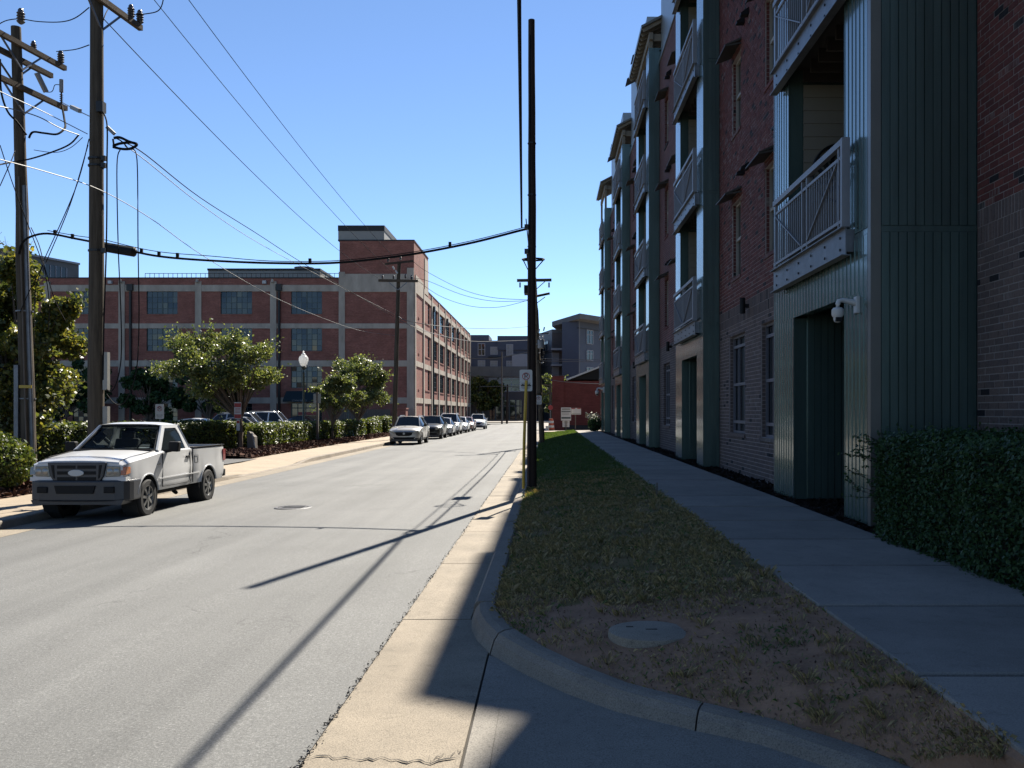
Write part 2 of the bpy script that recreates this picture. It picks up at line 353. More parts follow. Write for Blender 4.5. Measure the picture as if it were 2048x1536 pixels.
def rand_ball(n, shell=.55):
    d = rng.normal(size=(n, 3)); d /= np.linalg.norm(d, axis=1)[:, None]
    return d * (rng.uniform(shell ** 3, 1, n) ** (1 / 3))[:, None], d
def holed(mb, axis, d0, d1, u0, u1, z0, z1, holes):
    """a wall slab between d0 and d1 with rectangular openings (u0,u1,z0,z1)"""
    us = sorted({u0, u1, *[min(max(h[i], u0), u1) for h in holes for i in (0, 1)]}); zs = sorted({z0, z1, *[min(max(h[i], z0), z1) for h in holes for i in (2, 3)]})
    for a, b in zip(us, us[1:]):
        run = None
        for c, e in zip(zs, zs[1:]):
            um, zm = (a + b) / 2, (c + e) / 2
            if any(h[0] < um < h[1] and h[2] < zm < h[3] for h in holes):
                if run: (mb.box(d0, d1, a, b, *run) if axis == 'x' else mb.box(a, b, d0, d1, *run)); run = None
            else: run = (run[0], e) if run else (c, e)
        if run: (mb.box(d0, d1, a, b, *run) if axis == 'x' else mb.box(a, b, d0, d1, *run))
    return mb
exec_parts = []

# ================================================================== SETTING
def lerp(a, b, t): return a + (b - a) * max(0, min(1, t))
def interp(x, xs, ys): return float(np.interp(x, xs, ys))
def KX(y): return interp(y, [0, 12, 20, 30, 50, 200], [-8.75, -9.0, -9.15, -9.22, -9.5, -9.55])      # face of the left kerb
def ZR(x): return .15 * (min(x, -1.25) + 1.25) / 7                                              # the road falls to the left
mb = MB(); mb.quad((-3000, -400, -.3), (3000, -400, -.3), (3000, 4500, -.3), (-3000, 4500, -.3)); struct(mb.build('ground', 'earth'))
mb = MB(); ys = [-25, -10, 0, 4, 8, 12, 16, 20, 25, 30, 35, 40, 50, 60, 80, 100, 140]
for a, b in zip(ys, ys[1:]):
    ca, cb = KX(a) + .6, KX(b) + .6
    for t in range(4):
        q = [(lerp(c, -1.25, u), y) for c, y, u in ((ca, a, t / 4), (ca, a, (t + 1) / 4), (cb, b, (t + 1) / 4), (cb, b, t / 4))]
        mb.quad(*[(x, y, ZR(x)) for x, y in q])
mb.quad((-40, 140, -.15), (40, 140, -.0), (40, 152, -.0), (-40, 152, -.15)); struct(mb.build('road', 'asphalt'))
# right gutter: one concrete panel after another, open joints
mb = MB(); mb.box(-1.27, -.4, -2, 140, -.2, -.018); gut = struct(mb.build('gutter', 'joint'))
j0 = [-3.0, 2.3] + [7.63 + 2.8 * k for k in range(24)]
gm = MB().box(-1.245, -.665, 0, 2.785, -.12, .004).build('panel', 'gutter', gut)
COL.objects.unlink(gm); gmesh = gm.data
for k, (a, b) in enumerate(zip(j0, j0[1:])):
    o = piece('panel', gmesh, gut, (random.uniform(-.008, .006), a + .006, random.uniform(-.003, .003)), (1, (b - a - .014) / 2.785, 1))
    if b <= 7.7: o.scale[0] = .83 if b > 5 else .82; o.location[0] = -.22 if 1 else 0; 
    if b <= 7.7: o.location[0] = -1.245 * (1 - 1.38); o.scale[0] = 1.38
mb = MB()                                                                # weeds and crumbs along the ragged asphalt edge
mb = MB(); P = []
for k in range(900):
    y = 4.4 + 26 * random.random() ** 1.6; P.append((-1.252 + random.gauss(0, .014), y, .006 + random.random() * .008))
o = npmesh('edge_crumbs', leaves(np.array(P), .010, 1.5, 2.4), 4, 'joint'); o['kind'] = 'stuff'; o['label'] = 'dark crumbs and weeds along the asphalt edge'
# cracks across the near gutter panels (open, uneven)
def crack(name, x0, x1, y, z, amp, wd, seed, label):
    r = random.Random(seed); n = 26; mb = MB(); yy = 0; prev = None
    for i in range(n + 1):
        x = lerp(x0, x1, i / n); yy += r.gauss(0, amp); w_ = wd * (.15 + r.random()) * (1 if 0 < i < n else .1)
        cur = ((x, y + yy - w_, z), (x, y + yy + w_, z))
        if prev and r.random() > .06: mb.quad(prev[0], cur[0], cur[1], prev[1])
        prev = cur
    o = mb.build(name, 'joint', gut); return o
crack('crack', -1.22, -.44, 4.56, .0085, .022, .009, 3, ''); crack('crack', -.74, -.44, 5.45, .0085, .016, .004, 5, '')
crack('crack', -.62, -.44, 4.62, .0085, .03, .008, 9, '')
# right kerb: straight stones, then the return that sweeps into the driveway
kroot = struct(MB().box(-.655, -.46, 7.6, 67, -.2, -.03).build('kerb', 'joint'))
prof = [(-.664, -.1), (-.655, .02), (-.638, .125), (-.615, .15), (-.47, .155), (-.45, .14), (-.45, -.1)]
def kerb_sweep(path, name='kerb_stone'):
    """path: list of profiles in world space"""
    mb = MB()
    for a, b in zip(path, path[1:]):
        for i in range(len(a) - 1): mb.quad(a[i], b[i], b[i + 1], a[i + 1])
    mb.quad(*path[0]); mb.quad(*reversed(path[-1])); return mb.build(name, 'kerb', kroot, smooth=True)
ks = kerb_sweep([[(x, 0, z) for x, z in prof], [(x, 2.785, z) for x, z in prof]]); COL.objects.unlink(ks)
for k in range(22):
    y = 7.66 + 2.8 * k
    if y < 64: piece('kerb_stone', ks.data, kroot, (random.uniform(-.006, .006), y, random.uniform(-.004, .004)))
foot = np.array([(-.655, 7.645), (-.63, 7.3), (-.56, 6.95), (-.43, 6.55), (-.16, 6.01), (.12, 5.56), (.40, 5.2), (.80, 4.86), (1.1, 4.63), (1.40, 4.25), (1.70, 3.72), (1.91, 3.2)])
back = np.array([(-.45, 7.645), (-.42, 7.36), (-.36, 7.07), (-.26, 6.74), (-.03, 6.22), (.23, 5.76), (.49, 5.4), (.88, 5.06), (1.20, 4.80), (1.54, 4.42), (1.84, 3.88), (1.93, 3.5)])
zf = [.004, .004, .004, .005, .01, .018, .028, .04, .05, .06, .06, .06]; zb = [.152, .152, .152, .15, .148, .145, .142, .138, .134, .13, .13, .13]
def ret_profile(i):
    f, b = foot[i], back[i]; d = b - f
    P_ = lambda t, z: (f[0] + d[0] * t, f[1] + d[1] * t, z)
    return [P_(-.02, -.1), P_(.0, zf[i]), P_(.16, lerp(zf[i], zb[i], .6)), P_(.34, lerp(zf[i], zb[i], .92)), P_(.6, zb[i]), P_(.97, zb[i] - .004), P_(1, zb[i] - .03), P_(1, -.1)]
kerb_sweep([ret_profile(i) for i in range(0, 4)]); 
def shrink(a, b, t): return [tuple(np.array(p) * (1 - t) + np.array(q) * t) for p, q in zip(a, b)]
kerb_sweep([shrink(ret_profile(3), ret_profile(4), .035)] + [ret_profile(i) for i in range(4, 8)])
kerb_sweep([shrink(ret_profile(7), ret_profile(8), .03)] + [ret_profile(i) for i in range(8, 12)])
# driveway apron in the bottom right
mb = MB(); 
for i in range(3, 11):
    a, b = foot[i], foot[i + 1]
    lo = lambda p: (max(p[0], -.405), -2.0)
    if i == 3:
        mb.quad((-.418, -2, .003), (-.30, -2, .003), (a[0] + .14, a[1] - .22, zf[i]), (-.43, 6.5, .003))
        a = np.array((-.29, 6.33))
    mb.quad((a[0], -2, .003), (b[0], -2, .003), (b[0], b[1], zf[i + 1]), (a[0], a[1], zf[i]))
struct(mb.build('driveway_apron', 'apron'))
# planted verge between kerb and sidewalk
def back_x(y): return interp(y, back[::-1, 1], back[::-1, 0]) if y < 7.64 else -.45
def verge_z(x, y):
    xb = back_x(y); z0 = .135 if y > 6 else .12; t = max(0, min(1, 1 - (1.93 - x) / max(.25, 1.93 - xb)))
    return z0 + (.39 - z0) * (t ** .85) + .012 * math.sin(x * 7.1 + y * 2.3) * math.sin(y * 3.7) * (1 if .04 < t < .96 else 0)
mb = MB(); yr = list(np.arange(3.5, 12, .22)) + list(np.arange(12, 67.1, .8)); nx = 14
mb.m = 0
for a, b in zip(yr, yr[1:]):
    for i in range(nx):
        q = []
        for y, u in ((a, i), (a, i + 1), (b, i + 1), (b, i)):
            xb = min(back_x(y), 1.9); x = xb + (1.945 - xb) * u / nx; q.append((x, y, verge_z(x, y) if x > xb + .01 else .125))
        ym = (a + b) / 2 + random.gauss(0, .55); mb.m = 0 if ym < 7.9 - .5 * (i / nx) else 1; mb.quad(*q)
vo = struct(mb.build('verge', ['dirt', 'soil'], smooth=True))
# blades of grass
def blades(n, yfun, green, name, matn, label, hmin, hmax, keep):
    V = []; xs = rng.random(n); k = 0
    for t in xs:
        y = yfun(rng.random()); xb = back_x(y); x = xb - .02 + (1.965 - xb) * t
        if not keep(x, y): continue
        z = max(verge_z(x, y), .40 if x > 1.935 else 0) - .004; h = rng.uniform(hmin, hmax) * (1 + .015 * max(0, y - 12)) * (.7 if y < 7 else 1); a = rng.uniform(0, 6.28); lean = rng.uniform(.3, 1.3) * h; wd = .0008 + .00024 * y
        dx, dy = math.cos(a) * lean, math.sin(a) * lean; px, py = -math.sin(a) * wd, math.cos(a) * wd
        V += [(x - px, y - py, z), (x + px, y + py, z), (x + dx * .5 + px * .7, y + dy * .5 + py * .7, z + h * .75), (x + dx, y + dy, z + h * (.9 if lean < h else .6))]
    o = npmesh(name, np.array(V), 4, matn); o['kind'] = 'stuff'; o['label'] = label; return o
def gn(x, y): return math.sin(x * 3.1 + y * .9 + 1) * math.sin(y * 1.7 - x * 1.3) + .5 * math.sin(x * 7.7) * math.sin(y * 5.1)
def keep_dry(x, y):
    if (x - .71) ** 2 + (y - 6.2) ** 2 < .11: return False
    d = interp(y, [3.6, 4.6, 6, 7.4, 9, 15, 19], [.05, .06, .12, .5, 1, .85, .3]); return rng.random() < d * (.6 + .75 * gn(x, y))
def keep_green(x, y):
    if (x - .71) ** 2 + (y - 6.2) ** 2 < .11: return False
    d = interp(y, [4.5, 7, 9, 13, 17, 22], [.03, .05, .10, .2, .9, 1]); 
    if (x + .12) ** 2 * 5 + (y - 6.75) ** 2 * 6 < .3 or (x - 1.45) ** 2 * 6 + (y - 5.75) ** 2 * 5 < .3: d = .75
    return rng.random() < d * (.8 + .5 * gn(x + 3, y))
blades(190000, lambda u: 3.7 + 18 * u ** 1.3, False, 'dry_grass', 'grassdry', 'thin dry brown grass on the near verge', .02, .055, keep_dry)
blades(120000, lambda u: 4.7 + 62 * u ** 1.6, True, 'green_grass', 'grassgreen', 'short green grass along the verge', .025, .06, keep_green)
V = []
for k in range(420):                                                         # taller tufts that break the even turf
    y = 4.4 + 15 * rng.random() ** 1.2; x = back_x(y) + .05 + (1.86 - back_x(y)) * rng.random(); z = verge_z(x, y) - .004; R0 = rng.uniform(.03, .09); hh = rng.uniform(.05, .10) * (.7 if y < 7 else 1)
    if (x - .71) ** 2 + (y - 6.2) ** 2 < .13: continue
    for i in range(22):
        a, rr = rng.uniform(0, 6.28), R0 * rng.random(); bx_, by_ = x + rr * math.cos(a), y + rr * math.sin(a); h = hh * rng.uniform(.5, 1.1); l_ = h * rng.uniform(.2, 1.0); dx, dy = math.cos(a) * l_, math.sin(a) * l_; wd = .0012 + .0002 * y; px, py = -math.sin(a) * wd, math.cos(a) * wd
        V += [(bx_ - px, by_ - py, z), (bx_ + px, by_ + py, z), (bx_ + dx * .5 + px * .7, by_ + dy * .5 + py * .7, z + h * .75), (bx_ + dx, by_ + dy, z + h * .95)]
o = npmesh('grass_tufts', np.array(V), 4, 'grassdry'); o['kind'] = 'stuff'; o['label'] = 'scattered taller dry tufts on the near verge'
P = np.stack([rng.uniform(-.4, 1.9, 4200), 3.7 + 9 * rng.random(4200) ** 1.3, np.zeros(4200)], 1)
P = np.array([(x, y, verge_z(x, y) + .006) for x, y, z in P if x > back_x(y) + .03])
o = npmesh('debris', leaves(P, .011, 2.5, 2.0), 4, 'chip'); o['kind'] = 'stuff'; o['label'] = 'small leaf litter and bark crumbs on the bare verge'
# sidewalk of cast slabs on the right
swr = struct(MB().box(1.95, 3.66, 2, 66, -.1, .34).build('sidewalk', 'joint'))
sm = MB().box(1.93, 3.68, 0, 1.60, .2, .41).build('slab', 'walk', swr, bevel=.012); COL.objects.unlink(sm)
for k in range(38):
    y = 3.02 + 1.66 * k
    o = piece('slab', sm.data, swr, (random.uniform(-.004, .004), y, random.uniform(-.004, .003)))
    b = o.modifiers.new('bevel', 'BEVEL'); b.width = .012; b.segments = 2
mb = MB(); mb.quad((3.68, 3, .385), (5.3, 3, .385), (5.3, 67, .385), (3.68, 67, .385)); struct(mb.build('planting_bed', 'mulchdark'))
P = np.stack([rng.uniform(3.7, 4.9, 9000), 5 + 40 * rng.random(9000) ** 1.5, rng.uniform(.385, .43, 9000)], 1)
o = npmesh('mulch_chips', leaves(P, .05, 1.0, 2.4), 4, 'mulchdark'); o['kind'] = 'stuff'; o['label'] = 'dark bark mulch between sidewalk and wall'
# far end: cross drive and pavement
mb = MB(); mb.quad((-.45, 66.6, .30), (9, 66.6, .40), (9, 74, .36), (-.45, 74, .2)); mb.quad((-.45, 74, .2), (9, 74, .36), (9, 79.8, .3), (-.45, 79.8, .1)); struct(mb.build('cross_drive', 'leftwalk'))
mb = MB(); mb.quad((-.66, 79.8, .1), (20, 79.8, .15), (20, 140, .05), (-.66, 140, .05)); mb.quad((-1.25, 64, .002), (-.45, 64, .003), (-.45, 140, .0), (-1.25, 140, .0)); struct(mb.build('far_pavement', 'walk'))
mb = MB(); mb.quad((-60, 152, -.02), (60, 152, .1), (60, 260, .1), (-60, 260, -.02)); struct(mb.build('far_plaza', 'walk'))
# left gutter, kerb, sidewalk
lg = struct(MB().box(-9.0, -8.2, -10, 0, -.3, -.25).build('left_gutter', 'joint'))
for k in range(52):
    a, b = -4 + 2.8 * k, -4 + 2.8 * (k + 1) - .015; mb = MB()
    q = [(KX(a), a), (KX(a) + .61, a), (KX(b) + .61, b), (KX(b), b)]
    mb.quad(*[(x, y, ZR(x) + .004) for x, y in q])
    if b < 75: mb.build('panel', 'gutter', lg)
lk = struct(MB().box(-9.6, -9.4, 0, 140, -.4, -.2).build('left_kerb', 'joint'))
def kerb_h(y): return interp(y, [0, 8, 25.5, 27, 33, 35, 200], [.14, .14, .14, .02, .02, .15, .15])
def ls_z(y): return -.17 + kerb_h(y)
for k in range(50):
    a, b = -4 + 2.8 * k, -4 + 2.8 * (k + 1) - .012; mb = MB(); n = 3 if 22 < b < 38 else 1
    for i in range(n):
        y0, y1 = lerp(a, b, i / n), lerp(a, b, (i + 1) / n); A = []
        for y in (y0, y1):
            x, z, g = KX(y), ls_z(y), ZR(KX(y)); A.append([(x + .01, y, g - .05), (x, y, g + .01), (x - .03, y, z - .02), (x - .055, y, z), (x - .16, y, z + .003), (x - .16, y, g - .1)])
        for i2 in range(5): mb.quad(A[0][i2 + 1], A[1][i2 + 1], A[1][i2], A[0][i2])
    if b < 110: mb.build('kerb_stone', 'kerb', lk)
lw = struct(MB().box(-11.3, -9.5, 0, 140, -.4, -.3).build('left_sidewalk', 'joint'))
for k in range(70):
    a, b = 2 + 1.7 * k, 2 + 1.7 * (k + 1) - .012; mb = MB()
    mb.quad(*[(x, y, z) for x, y, z in ((KX(a) - .165, a, ls_z(a)), (KX(b) - .165, b, ls_z(b)), (KX(b) - 2.15, b, ls_z(b) * .4), (KX(a) - 2.15, a, ls_z(a) * .4))][::-1])
    if b < 120: mb.build('slab', 'leftwalk', lw)
mb = MB()
for a, b in ((2, 27.2), (34.5, 104)):
    n = 40
    for i in range(n):
        y0, y1 = lerp(a, b, i / n), lerp(a, b, (i + 1) / n)
        for x0, x1, z0, z1 in ((2.14, 2.9, -.01, .09), (2.9, 6.2, .09, .07)):
            mb.quad((KX(y0) - x1, y0, z1), (KX(y0) - x0, y0, z0), (KX(y1) - x0, y1, z0), (KX(y1) - x1, y1, z1))
struct(mb.build('mulch_bed', 'mulch'))
P = []
for k in range(15000):
    y = random.choice((random.uniform(12, 27), random.uniform(34.5, 70), random.uniform(34.5, 55))); x = KX(y) - random.uniform(2.12, 4.4); P.append((x, y, .03 + min(.07, (KX(y) - x - 2.1) * .15) + random.random() * .05))
o = npmesh('bark_mulch', leaves(np.array(P), .10, 1.0, 2.2), 4, 'chip'); o['kind'] = 'stuff'; o['label'] = 'reddish bark mulch under the hedges beyond the left sidewalk'
mb = MB(); mb.quad((-90, 2, -.03), (-11.2, 2, -.03), (-11.2, 104.7, -.03), (-90, 104.7, -.03)); struct(mb.build('parking_lot', 'lot'))
# manhole covers
mb = MB(); z = ZR(-4.95); mb.lathe((-4.95, 17.3, z), [(0, .008), (.27, .008), (.27, .004), (.29, .004), (.29, .012), (.34, .012), (.36, .002)], 28)
for i in range(5): mb.box(-5.15, -4.75, 17.12 + .08 * i, 17.15 + .08 * i, z + .008, z + .014)
tag(mb.build('manhole_cover', 'castiron', at=(-4.95, 17.3, z)), 'round iron manhole cover set in the asphalt road', 'manhole cover')
mb = MB(); mb.lathe((.71, 6.2, .182), [(0, .085), (.25, .085), (.285, .075), (.292, .05), (.292, -.1)], 40)
t = tag(mb.build('access_lid', 'lid', at=(.71, 6.2, .24), smooth=True), 'round concrete access lid in the dry verge by the curved kerb', 'access lid')
MB().box(.68, .76, 6.19, 6.205, .264, .27).build('slot', 'joint', t); MB().box(.55, .60, 6.26, 6.28, .264, .27).build('slot', 'joint', t)

# ================================================================== APARTMENT BUILDING ON THE RIGHT
XF, XW = 3.84, 4.24
BAYS = [(10.58, 15.1), (22.0, 26.7), (33.85, 38.6), (46.0, 51.0), (60.3, 65.0)]
apt = thing('brick_apartment_building', (4.24, 38, .39), 'long red brick apartment block with teal metal balcony bays along the right sidewalk', 'apartment building')
MB().box(5.9, 15, 5, 66, .2, 15).build('core', 'rb_far', apt)
CO = .0813
def courses(u0, u1, z0, z1, holes, zs=3.76):
    """bricks of a running bond wall: (ua, ub, za, zb); two soldier courses start at zs"""
    out = []
    def row(za, zb, L, off):
        u = u0 - off
        while u < u1:
            iv = [(max(u, u0) + .006, min(u + L - .013, u1) - .002)]
            for h in holes:
                if h[2] < (za + zb) / 2 < h[3]:
                    nv = []
                    for a, b in iv:
                        if b <= h[0] or a >= h[1]: nv.append((a, b))
                        else:
                            if a < h[0]: nv.append((a, h[0] - .003))
                            if b > h[1]: nv.append((h[1] + .003, b))
                    iv = nv
            out.extend((a, b, za, zb) for a, b in iv if b - a > .02)
            u += L
    k = 0; z = zs - CO
    while z > z0 - CO: row(max(z, z0) + .0065, z + CO - .0065, .213, .1065 * (k % 2)); z -= CO; k += 1
    row(zs + .005, zs + .198, .071, 0); row(zs + .208, zs + .402, .071, .02)
    z = zs + .407; k = 0
    while z + CO < z1: row(z + .0065, z + CO - .0065, .213, .1065 * (k % 2)); z += CO; k += 1
    return out
# --- near wall, bricks one by one
nw = MB().box(5.107, 5.4, 5.5, 10.58, .3, 15).build('wall', 'mortarlow', apt)
bx = MB().box(0, .06, 0, 1, 0, 1, 'rk').build('brick', 'redbrick'); COL.objects.unlink(bx); bx2 = bx.data.copy(); bx2.materials[0] = M['brownbrick']
rest = MB(); cnt = 0; al = courses(5.5, 10.575, .4, 8.0, [])
al.sort(key=lambda b: -(b[0] + b[1]) if b[2] > .95 and b[3] < 6.7 else 0)
vis = [b for b in al if b[0] > 9.3 and b[2] > .95 and b[3] < 6.6]; vis.sort(key=lambda b: abs((b[2] + b[3]) / 2 - 3.7))
one = set(vis[:298])
for b in al:
    if b in one: piece('brick', bx.data if b[3] > 4.17 else bx2, nw, (5.1 + random.uniform(-.003, .003), b[0], b[2]), (1, b[1] - b[0], b[3] - b[2]))
    else: rest.m = 0 if b[3] > 4.17 else 1; rest.box(5.1 + random.uniform(-.003, .003), 5.16, b[0], b[1], b[2], b[3], 'rk')
o = rest.build('brickwork', ['redbrick', 'brownbrick'], nw); o['kind'] = 'stuff'
# --- walls between the bays
def win_frame(mb, x, y0, y1, z0, z1, vs, hs, t=.05, d=.05):
    mb.box(x, x + d, y0, y0 + t, z0, z1); mb.box(x, x + d, y1 - t, y1, z0, z1); mb.box(x, x + d, y0 + t, y1 - t, z0, z0 + t); mb.box(x, x + d, y0 + t, y1 - t, z1 - t, z1)
    for v in vs: yy = y0 + (y1 - y0) * v; mb.box(x + .005, x + d - .005, yy - .013, yy + .013, z0 + t, z1 - t)
    for h in hs: zz = z0 + (z1 - z0) * h; mb.box(x + .002, x + d - .002, y0 + t, y1 - t, zz - .032, zz + .032)
for si in range(5):
    a = BAYS[si][1]; b = BAYS[si + 1][0] if si < 4 else 66.0
    if si == 4: a, b = 65.0, 66.0
    H = []; G = []; U = []
    if b - a > 3:
        G = [(b - 2.84, b - 1.15, 1.30, 3.52), (a + .95, a + 2.65, 1.28, 3.52)]
        for f in range(3):
            for q in ((b - 2.4, b - 1.5), (a + 1.4, a + 2.3)): U.append((q[0], q[1], 4.83 + 3.26 * f, 6.52 + 3.26 * f))
        H = G + U
    mb = MB(); holed(mb, 'x', XW + .007, XW + .26, a, b, .3, 15.0, H)
    wl = mb.build('wall', 'mortar' if si == 0 else 'rb_far', apt)
    if si == 0:
        rest = MB()
        for q in courses(a, b, .4, 12.6, H): rest.m = 0 if q[3] > 4.17 else 1; rest.box(XW + random.uniform(-.003, .003), XW + .05, *q, 'rk')
        for h in H:                                                      # bricks that return into the openings
            z = h[2]
            while z < h[3] - .05:
                rest.m = 0 if z > 4 else 1; rest.box(XW + .03, XW + .125, h[1] - .006, h[1] + .03, z + .005, min(z + CO - .005, h[3]), 'k'); z += CO
        o = rest.build('brickwork', ['redbrick', 'brownbrick'], wl); o['kind'] = 'stuff'
        MB().box(XW - .004, XW + .05, a, b, 12.62, 15).build('upper_brickwork', 'rb_far', wl)
    for h in G:
        g = MB().box(XW + .16, XW + .17, h[0], h[1], h[2], h[3]).build('window', 'glassdark', apt); mb = MB(); win_frame(mb, XW + .1, *h, (.33, .67), (.115, .5, .89)); mb.build('frame', 'winframe', g)
        mb = MB(); mb.box(XW - .03, XW + .10, h[0] - .05, h[1] + .05, h[2] - .075, h[2] - .004); mb.build('sill', 'brownbrick', g)
    for h in U:
        g = MB().box(XW + .14, XW + .15, h[0], h[1], h[2], h[3]).build('window', 'glassdark', apt); mb = MB(); win_frame(mb, XW + .09, *h, (), (.52,)); mb.build('frame', 'creamframe', g)
        MB().box(XW - .02, XW + .09, h[0] - .04, h[1] + .04, h[2] - .075, h[2] - .004).build('sill', 'redbrick', g)
        zt = h[3] + .22; y0, y1 = h[0] - .1, h[1] + .1
        mb = MB(); mb.prism([(XW - .002, zt), (XW - .36, zt - .16), (XW - .36, zt - .185), (XW - .002, zt - .05)], 'y', y0, y1); mb.beam((XW - .33, y0 + .03, zt - .18), (XW, y0 + .03, zt - .12), .03, .03)
        mb.build('awning', 'awning', apt)
        for dy in (-.75, -.35): 
            yy = h[0] + dy; zz = h[3] + .55
            MB().prism([(XW - .001, zz), (XW - .17, zz - .12), (XW - .17, zz - .16), (XW - .001, zz - .16)], 'y', yy - .08, yy + .08).build('vent_hood', 'black', apt)
    if b - a > 3:
        yy = (a + b) / 2 + .25
        mb = MB().lathe((XW - .13, yy, 3.86), [(.06, 0), (.06, .33)], 14); mb.box(XW - .08, XW, yy - .025, yy + .025, 3.98, 4.06); mb.build('wall_light', 'black', apt)
        # sloping flashing and the metal clad top floor, with a gap by the second bay shaped to let sunlight through
        MB().box(XW - .03, 5.9, a, b, 15.0, 15.14).build('parapet', 'trimdark', apt)
        MB().box(XW + .06, 8, a + .05, b - (.78 if si == 0 else .02), 15.14, 18.95).build('upper_storey', 'lightmetal', apt)
        if si == 0: MB().box(XW + .08, 8, b - .77, b - .02, 15.14, 16.4).build('shadow_wall', 'lightmetal', apt)  # unseen wall added across the gap to limit the sunlit patch on the apron
        for yc in () if si < 2 else ((a + b) / 2 - 1.6, (a + b) / 2 + 1.2): MB().prism([(XW + .058, 18.2), (XW - .42, 17.9), (XW - .42, 17.85), (XW + .058, 18.1)], 'y', yc - .5, yc + .5).build('awning', 'awning', apt)
pm = MB().box(-.03, .03, 0, 1, 0, 1).box(-.05, .03, .93, .995, 0, 1).build('panel', 'panel'); COL.objects.unlink(pm); PM = pm.data
def clad(root, axis, d, u0, u1, z0, z1, wdt, single, acc):
    """upright sheet panels with open grooves; axis y: face towards -Y at depth d, axis x: face towards -X"""
    n = max(1, round((u1 - u0) / wdt)); s = (u1 - u0) / n
    for i in range(n):
        a, b = u0 + i * s + .004, u0 + (i + 1) * s - .004
        if single:
            o = bpy.data.objects.new('panel', PM); COL.objects.link(o); o.parent = root; p0 = WL[root.name]; j = random.uniform(-.0015, .0015)
            if axis == 'x': o.location = (d - p0[0] + j, a - p0[1], z0 - p0[2]); o.scale = (.4, b - a, z1 - z0)
            else: o.location = (a - p0[0], d - p0[1] + j, z0 - p0[2]); o.rotation_euler = (0, 0, R(-90)); o.scale = (.4, b - a, z1 - z0)
        elif axis == 'x': acc.box(d - .012, d + .012, a, b, z0, z1)
        else: acc.box(a, b, d - .012, d + .012, z0, z1)
def railing(mb, x, y0, y1, z):
    mb.box(x - .035, x + .035, y0, y1, z + 1.02, z + 1.10); mb.box(x - .018, x + .018, y0 + .02, y1 - .02, z + .86, z + .90); mb.box(x - .02, x + .02, y0, y1, z + .05, z + .09)
    mb.box(x - .05, x + .05, y0 - .02, y0 + .05, z - .02, z + 1.09)
    ym = (y0 + y1) / 2
    for y in (y0 + .22, ym - .12, ym + .12, y1 - .1): mb.box(x - .022, x + .022, y - .02, y + .02, z + .0, z + 1.03)
    y = y0 + .34
    while y < y1 - .15:
        if abs(y - ym) > .16: mb.box(x - .008, x + .008, y - .008, y + .008, z + .09, z + .86)
        y += .105
    for ya, yb in ((y0 + .25, ym - .16), (y1 - .12, ym + .16)): mb.beam((x - .022, ya, z + .84), (x - .022, yb, z + .1), .016, .028, (1, 0, 0))
